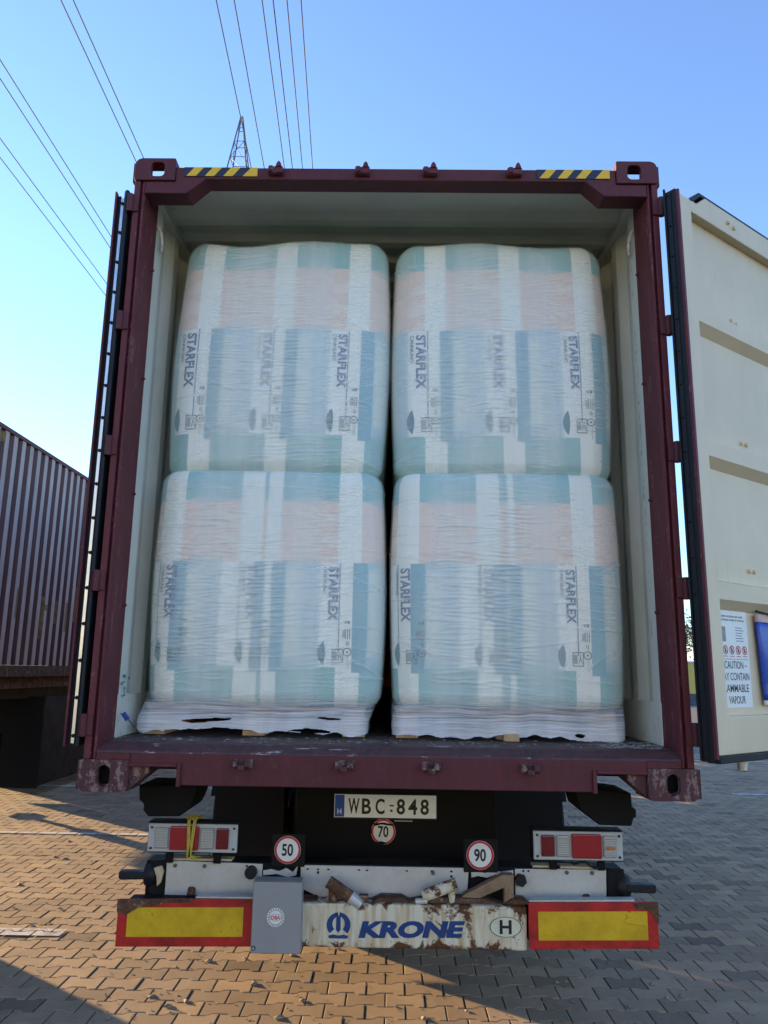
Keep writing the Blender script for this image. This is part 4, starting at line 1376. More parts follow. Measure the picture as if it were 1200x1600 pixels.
# bumper
YB = .30
bmp = MB().box(-.552, .592, YB + .004, YB + .11, .502, .672).build('bumper', MAT['rusty'], trailer, .008)
box('bumper_back', bk, trailer, -1.10, 1.10, YB + .02, YB + .10, .52, .665) if False else None
def crown():
    def arc(sx):
        pts = []
        for i in range(13):
            t = R(100 + i * 120 / 12); pts.append((.056 * math.cos(t), .050 * math.sin(t)))
        for i in range(13):
            t = R(220 - i * 112 / 12); pts.append((.034 * math.cos(t) + .002, .032 * math.sin(t) + .004))
        return [(-.197 + sx * (p[0] + .006), .590 + p[1]) for p in pts]
    m = MB()
    for sx in (1, -1): m.prism(arc(sx), 'y', YB + .0015, YB + .0045)
    m.prism([(-.206, .633), (-.198, .622), (-.190, .633), (-.188, .572), (-.198, .560), (-.208, .572)], 'y', YB + .0015, YB + .0045)
    m.prism([(-.240, .548), (-.235, .538), (-.160, .538), (-.155, .548), (-.175, .553), (-.197, .549), (-.219, .553)], 'y', YB + .0015, YB + .0045)
    m.build('crown_emblem', MAT['logo_blue'], bmp)
crown()
text_obj('lettering', 'KRONE', MAT['logo_blue'], bmp, lambda a, b_: (-.113 + a, YB + .002, .5405 + b_ + .008 * (a / .44)), .430, .066, .055, .26, label='slanted dark blue lettering on the bumper')
ov = MB()
n = 36
ov.add([(.502 + .070 * math.cos(2 * math.pi * i / n), YB + .0018, .594 + .042 * math.sin(2 * math.pi * i / n)) for i in range(n)], [tuple(range(n))])
ovo = ov.build('country_oval', mottled('yellowed_vinyl', (0.62, 0.60, 0.44), 0.15, 0.5, 20), bmp)
v_, f_ = ring_mesh((0, 0), 1, .95, lambda a, b_: (.502 + .067 * a, YB + .0008, .594 + .040 * b_), 36)
MB().add(v_, f_).build('oval_edge', MAT['ink'], ovo)
text_obj('lettering', 'H', MAT['ink'], ovo, lambda a, b_: (.477 + a, YB + .0008, .567 + b_), .050, .054, .03)
for (x_, z_, sx_, sz_) in ((-.33, .655, .05, .012), (.02, .668, .08, .01), (.30, .668, .2, .012), (.56, .668, .05, .012)):
    MB().prism([(x_ - sx_, z_ + .006), (x_ + sx_, z_ + .006), (x_ + sx_ * .6, z_ + sz_ + .012), (x_ - sx_ * .5, z_ + sz_ + .014)], 'y', YB + .03, YB + .10).build('rust_scale', MAT['rust'], bmp)

# hinged stops on top of the bumper
def stop(parent):
    a, b_ = Vector((-.247, YB + .03, .752)), Vector((-.150, YB + .02, .694)); c = Vector((-.105, YB + .015, .664))
    MB().cyl(a, b_, .026, .026, 16).build('swing_stop', MAT['rust'], parent)
    MB().cyl(b_, c, .027, .020, 16).build('swing_stop', MAT['galv'], parent)
    MB().cyl((-.226, YB + .04, .672), (-.226, YB + .04, .735), .019, n=14).build('stop_post', MAT['rust'], parent)
    box('stop_foot', MAT['rust'], parent, -.115, -.075, YB + .02, YB + .06, .673, .700)
    MB().cyl((.156, YB + .03, .700), (.300, YB + .03, .752), .025, .025, 16).build('swing_stop', MAT['rusty'], parent)
    MB().cyl((.280, YB + .04, .672), (.280, YB + .04, .735), .015, n=12).build('stop_post', MAT['rusty'], parent)
    MB().cyl((.125, YB + .02, .682), (.175, YB + .02, .684), .012, n=10).build('stop_pin', MAT['galv'], parent)
stop(trailer)
MB().prism([(.318, .674), (.33, .700), (.50, .785), (.548, .785), (.545, .674), (.505, .674), (.505, .733), (.40, .690), (.39, .674)], 'y', YB + .05, YB + .10).build('folded_step', MAT['oldwood'], trailer, .004)

# reflector boards
def board(x0, x1, z0, z1, tilt, yx0, yx1, yz0, yz1):
    def q(x, z): return (x, z + tilt * (x - x0))
    b_ = MB().prism([q(x0, z0), q(x1, z0), q(x1, z1), q(x0, z1)], 'y', YB - .012, YB).build('reflector_board', MAT['red_board'], trailer, .003)
    MB().prism([q(yx0, yz0), q(yx1, yz0), q(yx1, yz1), q(yx0, yz1)], 'y', YB - .0145, YB - .0118).build('yellow_panel', MAT['yellow_board'], b_)
    box('board_carrier', MAT['blackmatt'], trailer, x0 + .01, x1 - .01, YB + .002 if x1 < 0 else YB + .002, YB + .10, z0 + .012, z1 - .012) if False else None
    return b_
bL = board(-1.126, -.556, .494, .678, .018, -1.083, -.596, .533, .646)
bR = board(.597, 1.135, .515, .694, .020, .636, 1.090, .549, .659)
MB().prism([(-1.128, .630), (-1.128, .680), (-.80, .686), (-.82, .672), (-.92, .668), (-.98, .655), (-1.04, .648), (-1.09, .618)], 'y', YB - .0175, YB - .0155).build('peeled_foil', MAT['rust'], bL)
MB().prism([(1.03, .700), (1.137, .706), (1.137, .618), (1.122, .640), (1.10, .672), (1.05, .676)], 'y', YB - .0175, YB - .0155).build('peeled_foil', MAT['rust'], bR)
MB().prism([(.99, .632), (1.02, .647), (1.075, .632), (1.085, .612), (1.05, .618), (1.0, .622)], 'y', YB - .020, YB - .0155).build('peeled_foil', MAT['yellow_board'], bR, .001)
MB().prism([(.600, .697), (1.04, .706), (1.04, .713), (.600, .704)], 'y', YB - .014, YB + .03).build('top_edge', MAT['galv'], bR)
MB().prism([(-.80, .688), (-.558, .690), (-.558, .696), (-.80, .694)], 'y', YB - .014, YB + .03).build('top_edge', MAT['galv'], bL)
for x0, x1 in ((-1.10, -.56), (.60, 1.10)):
    box('board_carrier', MAT['blackmatt'], trailer, x0, x1, YB + .002, YB + .115, .535, .665)

# grey control box
gb = MB().box(-.5505, -.3475, YB - .075, YB + .002, .499, .775).build('control_box', MAT['grey_box'], trailer, .006, seg=3)
box('box_lid_seam', MAT['ink'], gb, -.549, -.349, YB - .0765, YB - .0745, .7725, .7738, 0)
def disc(name, cx_, y_, cz_, r, mat, parent, n=40):
    return MB().add([(cx_ + r * math.cos(2 * math.pi * i / n), y_, cz_ + r * math.sin(2 * math.pi * i / n)) for i in range(n)], [tuple(range(n))]).build(name, mat, parent)
YX = YB - .0765
rs = disc('round_sticker', -.452, YX, .637, .036, MAT['white_vinyl'], gb)
v_, f_ = ring_mesh((-.452, .637), .0285, .0270, lambda a, b_: (a, YX - .0006, b_)); MB().add(v_, f_).build('sticker_ring', MAT['ink'], rs)
text_obj('lettering', 'OBA', MAT['red_ink'], rs, lambda a, b_: (-.4715 + a, YX - .0006, .629 + b_), .039, .015, .03)
v_, f_ = ring_mesh((-.452, .637), .0225, .0245, lambda a, b_: (a, YX - .0006, .637 + (b_ - .637) * .52)); MB().add(v_, f_).build('sticker_ring', MAT['red_ink'], rs)
for k in range(20):
    t = 2 * math.pi * k / 20
    MB().box(-.452 + .032 * math.cos(t) - .0018, -.452 + .032 * math.cos(t) + .0018, YX - .0008, YX - .0002, .637 + .032 * math.sin(t) - .0018, .637 + .032 * math.sin(t) + .0018).build('print_mark', MAT['ink'], rs)
kh = MB().cyl((-.538, YB - .078, .520), (-.538, YB - .074, .520), .009, n=16).build('key_lock', MAT['ink'], gb)
MB().cyl((-.538, YB - .0795, .520), (-.538, YB - .0778, .520), .006, n=16).build('lock_face', MAT['grey_box'], kh)

# tail lamps
def lamp(x0, x1, z0, z1, cells, label):
    y0 = .36
    hs = MB().box(x0 - .004, x1 + .004, y0 + .014, y0 + .085, z0 - .006, z1 + .008).build('tail_lamp', MAT['blackmatt'], trailer, .006)
    hs['label'] = label
    MB().box(x0, x1, y0 + .002, y0 + .0135, z0, z1).build('bezel', MAT['bezel'], hs, .006, seg=3)
    for (a, b_, mt) in cells:
        big = mt == 'lens_red'
        MB().box(a, b_, y0 - .010, y0 + .0015, z0 + (.010 if big else .016), z1 - (.008 if big else .014)).build('lens', MAT[mt], hs, .007, seg=3)
    for xx in (x0 + .016, x1 - .016):
        for zz in (z0 + .016, z1 - .016):
            MB().cyl((xx, y0 - .001, zz), (xx, y0 + .004, zz), .0055, n=10).build('screw', MAT['ink'], hs)
    # lamp bracket
    xm = (x0 + x1) / 2
    MB().box(xm - .12, xm - .09, y0 + .03, y0 + .05, .80, z0 - .006).build('lamp_bracket', MAT['black'], hs)
    MB().box(xm + .09, xm + .12, y0 + .03, y0 + .05, .80, z0 - .006).build('lamp_bracket', MAT['black'], hs)
    return hs
lamp(-1.043, -.651, .850, .967, [(-1.010, -.952, 'lens_clear'), (-.945, -.818, 'lens_red'), (-.811, -.753, 'lens_clear'), (-.743, -.688, 'lens_dark')], 'left tail lamp with a yellow strap round it')
lamp(.637, 1.024, .845, .963, [(.669, .727, 'lens_dark'), (.735, .791, 'lens_clear'), (.801, .930, 'lens_red'), (.937, .993, 'lens_clear')], 'right tail lamp beside the mud flap')
# amber bulb glimmer behind the outer clear lens is only a tinted reflector
for x_, pz in ((.965, .898), ):
    MB().box(.945, .987, .3485, .3505, .893, .905).build('amber_reflector', mottled('amber', (0.5, 0.16, 0.04), 0.2, 0.3, 30), trailer)
strap = empty('strap', (-.845, .40, .84), 'frayed yellow strap tied round the left tail lamp', 'strap')
for k, (xa, xb) in enumerate(((-.862, -.856), (-.836, -.850))):
    w_ = .007
    y_f, y_b, zt, zb_ = .341, .455, .985, .838
    for (p, q) in (((xa, y_f, zb_), (xb if k else xa, y_f, zt)), ):
        MB().add([(xb - w_, y_f, zb_), (xb + w_, y_f, zb_), (xa + w_, y_f, zt), (xa - w_, y_f, zt), (xb - w_, y_f + .002, zb_), (xb + w_, y_f + .002, zb_), (xa + w_, y_f + .002, zt), (xa - w_, y_f + .002, zt)],
                 [(0, 1, 2, 3), (4, 7, 6, 5), (0, 4, 5, 1), (1, 5, 6, 2), (2, 6, 7, 3), (3, 7, 4, 0)]).build('band', MAT['strap'], strap)
    MB().box(xa - w_, xa + w_, y_f, y_b, zt, zt + .002).build('band', MAT['strap'], strap)
    MB().box(xb - w_, xb + w_, y_f, y_b, zb_ - .002, zb_).build('band', MAT['strap'], strap)
    MB().box(xa - w_, xa + w_, y_b, y_b + .002, zb_, zt).build('band', MAT['strap'], strap)
m = MB()
for k in range(26):
    a = Vector((-.855 + random.uniform(-.02, .02), .352 + random.uniform(-.01, .02), .986))
    m.cyl(a, a + Vector((random.uniform(-.035, .04), random.uniform(-.01, .02), random.uniform(.004, .028))), .0022, .0012, 5)
for k in range(10):
    a = Vector((-.85 + random.uniform(-.01, .01), .345, .838)); m.cyl(a, a + Vector((random.uniform(-.02, .05), -.004, random.uniform(-.018, .006))), .003, .0015, 5)
m.build('knot', MAT['strap'], strap)

# marker arms with rubber ends, dark carriers beside the plates
for s, zc_ in ((-1, .745), (1, .728)):
    MB().prism([(s * 1.04, zc_ - .017), (s * 1.10, zc_ - .019), (s * 1.16, zc_ - .021), (s * 1.172, zc_ - .014), (s * 1.172, zc_ + .014), (s * 1.10, zc_ + .015), (s * 1.04, zc_ + .012)], 'y', YG - .02, YG + .03).build('marker_arm', MAT['rubber'], trailer, .006)
    MB().lathe([(0, -.035), (.05, -.03), (.06, 0), (.05, .03), (0, .035)], (s * 1.035, YG + .04, zc_ - .005), 'x', 20).build('arm_joint', MAT['rubber'], trailer, smooth=True)
    x0, x1 = sorted((s * .965, s * 1.04))
    box('side_carrier', MAT['blackmatt'], trailer, x0, x1, YG + .0, YG + .0115, .640, .80)
MB().prism([(-1.02, .775), (-.985, .785), (-.975, .76), (-.985, .715), (-1.0, .70), (-1.005, .74)], 'y', YG - .02, YG - .001).build('foam_scrap', MAT['tan'], trailer, .004)
for (xa, xb, z_) in ((-.965, -.68, .806), (.64, .73, .803), (.76, .91, .801)):
    MB().box(xa, xb, YG - .01, YG + .05, z_, z_ + .009).build('cable_tray', MAT['tan'], trailer, .002)
MB().tube([(.80, .40, .845), (.81, .39, .825), (.86, .38, .838), (.90, .39, .812), (.95, .40, .808)], .005, 8).build('cable', MAT['rubber'], trailer, smooth=True)

# speed stickers
def speed(txt, cx_, cz_, r, y_, label):
    if y_ < .6:
        box('sticker_bracket', MAT['blackmatt'], trailer, cx_ - r - .012, cx_ + r + .018, y_ + .001, y_ + .012, cz_ - r - .012, cz_ + r + .008, .004)
    d = disc('speed_sticker', cx_, y_, cz_, r, MAT['white_vinyl'], trailer)
    d['label'] = label
    v_, f_ = ring_mesh((cx_, cz_), r * .985, r * .83, lambda a, b_: (a, y_ - .0006, b_), 40)
    MB().add(v_, f_).build('red_ring', MAT['red_ink'], d)
    text_obj('digits', txt, MAT['ink'], d, lambda a, b_: (cx_ - r * .44 + a, y_ - .0008, cz_ - r * .44 + b_), r * .86, r * .88, .025)
    return d
speed('50', -.436, .857, .058, .412, 'round 50 speed sticker above the grey box')
speed('90', .411, .849, .060, .412, 'round 90 speed sticker on the right')
d70 = speed('70', -.019, .850, .061, .877, 'worn round 70 speed sticker below the number plate')
for poly in ([(-.075, .888), (-.02, .893), (.035, .885), (.03, .877), (-.03, .884), (-.06, .876)], [(-.075, .812), (-.05, .800), (-.03, .806), (-.01, .801), (.0, .793), (-.04, .786), (-.08, .80)], [(-.085, .86), (-.078, .862), (-.077, .84), (-.084, .838)]):
    MB().prism(poly, 'y', .8745, .8755).build('worn_patch', MAT['black'], d70)

# number plate
np_ = MB().box(-.272, .250, .866, .879, .910, 1.032).build('number_plate', MAT['ink'], trailer, .004)
np_['label'] = 'white number plate with a blue band in a black holder'
MB().box(-.266, .244, .8635, .8658, .917, 1.026).build('plate_face', MAT['plate_white'], np_, .004, seg=2)
MB().box(-.263, -.216, .8625, .8634, .920, 1.023).build('blue_band', MAT['blue_ink'], np_)
yp = .8628
for txt, xa, w_ in (('W', -.196, .056), ('B', -.128, .046), ('C', -.060, .046), ('8', .046, .042), ('4', .104, .045), ('8', .165, .042)):
    text_obj('lettering', txt, MAT['ink'], np_, lambda a, b_: (xa + a, yp, .934 + b_), w_, .074, .022)
MB().box(.010, .032, yp - .0004, yp + .0004, .972, .979).build('dash', MAT['ink'], np_)
MB().box(.014, .026, yp - .0004, yp + .0004, .946, .957).build('dash', MAT['ink'], np_)
text_obj('lettering', 'H', MAT['white_vinyl'], np_, lambda a, b_: (-.250 + a, .8621, .932 + b_), .020, .026, .02)
text_obj('lettering', 'www.krone.de', MAT['white_vinyl'], np_, lambda a, b_: (.035 + a, .8655, .9005 + b_), .09, .0085, .01)

# ==================================================================== NEIGHBOURING CONTAINER AND TRAILER
XN, NZ0, NZ1 = -4.5, 1.50, 4.37
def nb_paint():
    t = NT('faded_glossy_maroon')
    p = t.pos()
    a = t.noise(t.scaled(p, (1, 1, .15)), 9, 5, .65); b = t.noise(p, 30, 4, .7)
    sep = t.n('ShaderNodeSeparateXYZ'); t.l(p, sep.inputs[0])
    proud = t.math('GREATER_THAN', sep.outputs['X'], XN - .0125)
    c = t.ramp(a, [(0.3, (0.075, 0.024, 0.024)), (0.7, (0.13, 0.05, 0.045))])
    c = t.mix(proud, c, t.ramp(a, [(0.3, (0.31, 0.23, 0.20)), (0.7, (0.45, 0.365, 0.33))]))   # paler colour on the proud ribs makes the bright stripes
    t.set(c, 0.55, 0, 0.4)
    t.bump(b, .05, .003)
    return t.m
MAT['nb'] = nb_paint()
XN, NZ0, NZ1 = -4.5, 1.50, 4.37
NY0, NY1 = .6, 12.8
nb = empty('neighbouring_container', (XN - 1.22, 6, NZ0), 'faded red corrugated container parked on the left', 'container')
def nb_sheet():
    prof = [(NY0 + .1, -.036)]
    yy = NY0 + .13
    P_ = .208
    while yy + P_ < NY1 - .1:
        prof += [(yy, -.036), (yy + .030, 0.0), (yy + .122, 0.0), (yy + .152, -.036)]
        yy += P_
    prof.append((NY1 - .1, -.036))
    for sgn, nm in ((1, 'side_wall'), (-1, 'side_wall')):
        vs, fs = [], []
        for (y_, dx) in prof:
            x = (XN - .012 + dx) if sgn > 0 else (XN - 2.44 + .012 - dx)
            vs += [(x, y_, NZ0 + .14), (x, y_, NZ1 - .05)]
        for i in range(len(prof) - 1): fs.append((2 * i, 2 * i + 2, 2 * i + 3, 2 * i + 1))
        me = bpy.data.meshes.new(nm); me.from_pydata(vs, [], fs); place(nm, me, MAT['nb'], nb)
    return prof
prof = nb_sheet()
for x0, x1 in ((XN - .05, XN), (XN - 2.44, XN - 2.39)):
    box('top_rail', MAT['maroon'], nb, x0, x1, NY0, NY1, NZ1 - .05, NZ1, .004)
    box('bottom_rail', MAT['rust'], nb, x0 - .0, x1 - .0, NY0, NY1, NZ0, NZ0 + .138, .004)
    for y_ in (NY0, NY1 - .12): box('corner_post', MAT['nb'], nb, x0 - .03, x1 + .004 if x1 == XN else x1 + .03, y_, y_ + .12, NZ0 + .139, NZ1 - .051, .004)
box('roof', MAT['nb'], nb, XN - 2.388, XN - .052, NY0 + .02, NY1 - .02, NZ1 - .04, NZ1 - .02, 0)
box('floor', MAT['rust'], nb, XN - 2.388, XN - .052, NY0 + .02, NY1 - .02, NZ0 + .02, NZ0 + .1, 0)
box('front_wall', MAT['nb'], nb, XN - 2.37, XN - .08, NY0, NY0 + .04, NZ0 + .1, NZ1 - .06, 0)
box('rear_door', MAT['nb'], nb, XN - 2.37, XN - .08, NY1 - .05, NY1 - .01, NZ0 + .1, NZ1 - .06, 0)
# faded yellow letters painted over the corrugation (conform to the sheet)
def sheet_x(y_):
    for (a, da_), (b_, db_) in zip(prof[:-1], prof[1:]):
        if a <= y_ <= b_ and b_ > a: return XN - .012 + lerp(da_, db_, (y_ - a) / (b_ - a))
    return XN - .012
yl = mottled('faded_yellow_lettering', (0.20, 0.12, 0.035), 0.6, 0.6, 14)
def letter_block(y0, y1, z0, z1, name='painted_letter'):
    cuts = sorted(set([y0, y1] + [p[0] for p in prof if y0 < p[0] < y1]))
    m = MB()
    for a, b_ in zip(cuts[:-1], cuts[1:]):
        e = 1e-4
        xa, xb = sheet_x(a + e) + .0025, sheet_x(b_ - e) + .0025
        m.add([(xa, a, z0), (xb, b_, z0), (xb, b_, z1), (xa, a, z1)], [(0, 1, 2, 3)])
    m.build(name, yl, nb)
for (a, b_, c_, d_) in ((6.02, 6.10, 2.20, 2.55), (6.72, 6.80, 1.98, 2.52), (6.80, 6.95, 2.34, 2.42), (7.15, 7.20, 2.2, 2.5), (7.44, 7.50, 2.1, 2.5), (7.74, 7.82, 2.25, 2.75), (5.3, 5.42, 2.2, 2.7), (4.6, 4.72, 2.2, 2.7)):
    letter_block(a, b_, c_, d_)
letter_block(5.16, 5.34, 4.18, 4.30, 'painted_emblem')

nt = empty('neighbouring_trailer', (XN - 1.22, 6, 0), 'black trailer with dark wheels under the left container', 'trailer')
for x_ in (XN - .30, XN - 2.10):
    box('side_beam', MAT['rust'], nt, x_ - .02, x_ + .22, 4.0, 12.6, 1.36, 1.492)
    if x_ > XN - 1: MB().prism([(4.0, 1.355), (12.6, 1.355), (12.6, 1.16), (8.0, 1.20), (5.0, 1.26), (4.0, 1.30)], 'x', x_ - .0, x_ + .10).build('frame_rail', MAT['black'], nt)
for k, yc in enumerate((9.5, 10.81, 12.12)):
    MB().cyl((XN - 2.2, yc, .52), (XN - .2, yc, .52), .07, n=14).build('axle', MAT['black'], nt)
    for s in (-1, 1):
        xo = XN - .02 if s > 0 else XN - 2.42
        w_ = -s * .385
        ty = MB().lathe([(.30, 0.0), (.46, s * .002), (.505, w_ * .06), (.52, w_ * .16), (.52, w_ * .84), (.505, w_ * .94), (.46, w_), (.30, w_)], (xo, yc, .52), 'x', 36).build('wheel', MAT['tyre'], nt, smooth=True)
        MB().lathe([(.0, w_ * .10), (.11, w_ * .10), (.13, w_ * .22), (.24, w_ * .12), (.305, w_ * .03), (.305, w_ * .6), (0, w_ * .6)], (xo, yc, .52), 'x', 24).build('rim', MAT['black'], ty, smooth=True)
    for xo in (XN - .42, XN - 2.42):
        m = MB()
        pts = [(yc - .60 * math.cos(t), .54 + .60 * math.sin(t)) for t in np.linspace(.1, 3.0, 12)]
        for a, b_ in zip(pts[:-1], pts[1:]):
            m.add([(xo, a[0], a[1]), (xo + .4, a[0], a[1]), (xo + .4, b_[0], b_[1]), (xo, b_[0], b_[1])], [(0, 1, 2, 3)])
        m.build('mudguard', MAT['blackmatt'], nt)
for x_, ya in ((XN - .035, 7.12), (XN - 2.44, 9.05)):
    MB().box(x_, x_ + .02, ya, 12.6, .12, 1.24).build('shade_panel', MAT['blackmatt'], nt, .006)  # black panels added to darken the underside and shade the paving
box('mud_flap', MAT['black'], nt, XN - .52, XN - .01, 7.085, 7.10, .10, 1.24)  # here a black sheet added to hide the wheels and block low sun
box('shade_box', MAT['blackmatt'], nt, XN - 2.35, XN - .08, 7.4, 8.6, .75, 1.2)  # dark box added to close the bright view under the trailer
m = MB().box(XN - .60, XN - .46, 6.52, 6.66, .30, 1.36).box(XN - .64, XN - .42, 6.47, 6.71, .15, .19)
m.cyl((XN - .53, 6.59, .17), (XN - .53, 6.59, .34), .045, n=12)
m.build('landing_leg', MAT['black'], nt, .01)
# unseen tractor units, added for shade (the neighbour's faces this way, ours faces away): their bodies and wheels shade the paving
def tractor(xr, y0, sg, label):
    """xr: right side of the vehicle, y0: rear axle, sg: -1 cab towards the viewer, +1 cab away"""
    Y = lambda t: y0 + sg * t
    def yb(name, mat, par, x0, x1, a, b_, z0, z1, bv=.003):
        p, q = sorted((Y(a), Y(b_))); return box(name, mat, par, x0, x1, p, q, z0, z1, bv)
    tr = empty('unseen_tractor', (xr - 1.22, Y(1.4), 0), label, 'truck')
    for s in (-1, 1):
        for t_ in (0, 3.85):
            xo = xr - .02 if s > 0 else xr - 2.42
            w_ = -s * .5
            ty = MB().lathe([(.30, 0.0), (.46, s * .002), (.505, w_ * .06), (.52, w_ * .16), (.52, w_ * .84), (.505, w_ * .94), (.46, w_), (.30, w_)], (xo, Y(t_), .52), 'x', 36).build('wheel', MAT['tyre'], tr, smooth=True)
            MB().lathe([(.0, w_ * .10), (.11, w_ * .10), (.13, w_ * .22), (.24, w_ * .12), (.305, w_ * .03), (.305, w_ * .6), (0, w_ * .6)], (xo, Y(t_), .52), 'x', 24).build('rim', MAT['galv'], ty, smooth=True)
    for x_ in (xr - 1.66, xr - .88): yb('frame_rail', MAT['black'], tr, x_, x_ + .09, -.95, 4.5, .72, 1.0)
    for s in (0, 1): yb('fuel_tank', MAT['galv'], tr, xr - .72 - s * 1.68, xr - .05 - s * 1.62, .95, 2.6, .35, .95, .08)
    cabp = [(4.85, .45), (3.15, .45), (3.15, 1.0), (2.7, 1.05), (2.7, 3.55), (2.95, 3.75), (4.4, 3.7), (4.73, 2.9), (4.9, 1.6)]
    cb = MB().prism([(Y(a), b_) for a, b_ in cabp], 'x', xr - 2.45, xr).build('cab', mottled('dark_cab_paint', (0.05, 0.06, 0.08), 0.1, 0.3, 4), tr, .05, seg=3)
    gl = mottled('cab_glass', (0.02, 0.025, 0.03), 0.1, 0.08, 4)
    for a, b_ in ((xr + .001, xr + .006), (xr - 2.456, xr - 2.451)):
        MB().prism([(Y(4.57), 1.95), (Y(3.7), 1.9), (Y(3.7), 2.75), (Y(4.4), 2.75)], 'x', a, b_).build('side_window', gl, cb)
    MB().add([(xr - 2.3, Y(4.88), 1.9), (xr - .15, Y(4.88), 1.9), (xr - .15, Y(4.76), 2.86), (xr - 2.3, Y(4.76), 2.86)], [(0, 1, 2, 3)]).build('windscreen', gl, cb)
tractor(XN, 2.95, -1, 'unseen dark tractor unit added in front of the left container')
tractor(1.22, 10.6, 1, 'unseen dark tractor unit added ahead of the open container')

# container added ahead of ours for its shade (out of sight behind it; its shadow falls across the yard)
ah = empty('shade_container', (0, 23, 0), 'unseen maroon container added ahead, hidden behind the open container', 'container')
pf = [(17.0, 0.0)]
yy = 17.1
while yy < 28.8:
    pf += [(yy, 0.0), (yy + .068, .03), (yy + .14, .03), (yy + .208, 0.0)]; yy += .278
pf.append((29.2, 0.0))
for s in (-1, 1):
    vs, fs = [], []
    for (y_, dx) in pf: vs += [(s * (1.21 - dx), y_, 1.25), (s * (1.21 - dx), y_, 3.9)]
    for i in range(len(pf) - 1): fs.append((2 * i, 2 * i + 2, 2 * i + 3, 2 * i + 1))
    me = bpy.data.meshes.new('side_wall'); me.from_pydata(vs, [], fs); place('side_wall', me, mar, ah)
    for y_ in (17.0, 29.05): box('corner_post', mar, ah, min(s * 1.22, s * 1.1), max(s * 1.22, s * 1.1), y_, y_ + .15, 1.15, 3.95)
box('roof', mar, ah, -1.2, 1.2, 17, 29.2, 3.9, 3.94); box('floor', mar, ah, -1.2, 1.2, 17, 29.2, 1.15, 1.25)
for y_ in (17.0, 29.12): box('end_wall', mar, ah, -1.1, 1.1, y_, y_ + .08, 1.25, 3.9)
for y_ in (19.0, 20.3, 27.0):
    for s in (-1, 1):
        w_ = -s * .385
        MB().lathe([(.0, w_ * .2), (.30, 0.0), (.46, s * .002), (.52, w_ * .16), (.52, w_ * .84), (.46, w_), (.0, w_)], (s * 1.2, y_, .52), 'x', 32).build('wheel', MAT['tyre'], ah, smooth=True)
box('chassis', MAT['black'], ah, -.55, .55, 17.2, 29, .75, 1.14)

# ==================================================================== PYLON AND POWER LINES
pyl = empty('lattice_pylon', (-8.156, 31.862, 0), 'steel lattice pylon rising above the container roof', 'pylon')
PT = Vector((-8.156, 31.862, 29.88))
def leg(sx, sy, z):
    t = (PT.z - z)
    hw = .04 + .135 * min(t, 6) + .075 * max(0, t - 6)
    return Vector((PT.x + sx * hw, PT.y + sy * hw, z))
zs = [29.88]
st = .75
while zs[-1] - st > 0.2:
    zs.append(zs[-1] - st); st *= 1.16
zs.append(0.0)
for sx in (-1, 1):
    for sy in (-1, 1):
        MB().tube([leg(sx, sy, z) for z in zs], .036, 6).build('leg', MAT['lattice'], pyl)
m = MB()
for k, (za, zb_) in enumerate(zip(zs[:-1], zs[1:])):
    for (a, b_) in (((-1, -1), (1, -1)), ((1, -1), (1, 1)), ((1, 1), (-1, 1)), ((-1, 1), (-1, -1))):
        m.cyl(leg(*a, zb_), leg(*b_, zb_), .018, n=5)
        if k > 1: m.cyl(leg(*(a if k % 2 else b_), za), leg(*(b_ if k % 2 else a), zb_), .017, n=5)
m.build('bracing', MAT['lattice'], pyl)
for z_, w_ in ((21.5, 3.0), (18.0, 3.6)):
    MB().tube([(PT.x - w_, PT.y, z_), (PT.x, PT.y, z_ + .1), (PT.x + w_, PT.y, z_)], .07, 6).tube([(PT.x - w_, PT.y, z_), (PT.x, PT.y, z_ - .9), (PT.x + w_, PT.y, z_)], .05, 6).build('cross_arm', MAT['lattice'], pyl)

# the wires run almost straight away from the viewer, sagging slightly
WD = Vector((-.0642, 1.0, .083))
def wire_from(a, b_, label, h, far=150, rad=.024):
    """a wire of given height through two sightings (image positions measured on the photograph), laid out as a straight run in space"""
    o = Vector(a)
    pts = []
    for k in range(0, 40):
        t = lerp(-40, far, k / 39)
        pts.append(o + WD * t)
    ob = MB().tube(pts, rad, 6).build('power_line', MAT['wire'])
    tag(ob, label, 'wire', 'overhead power lines')
WIRES = [
 ((-5.32, 0, 23.6), 'overhead wire running straight to the pylon top', 34.6),
 ((-4.67, 0, 23.6), 'overhead wire just right of the pylon', 150),
 ((-3.66, 0, 23.6), 'overhead wire, second to the right of the pylon', 150),
 ((-3.26, 0, 23.6), 'overhead wire, third to the right of the pylon', 150),
 ((-2.76, 0, 23.6), 'overhead wire, second from the right', 150),
 ((-2.25, 0, 23.6), 'rightmost of all the overhead wires', 150),
 ((-10.52, 0, 23.6), 'upper overhead wire of the pair passing behind the top left casting', 150),
 ((-10.97, 0, 23.6), 'lower overhead wire of the pair passing behind the top left casting', 150),
 ((-14.57, 0, 23.6), 'upper overhead wire of the middle pair on the left', 150),
 ((-15.07, 0, 23.6), 'lower overhead wire of the middle pair on the left', 150),
 ((-16.92, 0, 23.6), 'upper overhead wire of the lowest pair on the left', 150),
 ((-17.62, 0, 23.6), 'lower overhead wire of the lowest pair on the left', 150),
]
for (a, lab, far) in WIRES:
    wire_from(a, None, lab, 22, far)

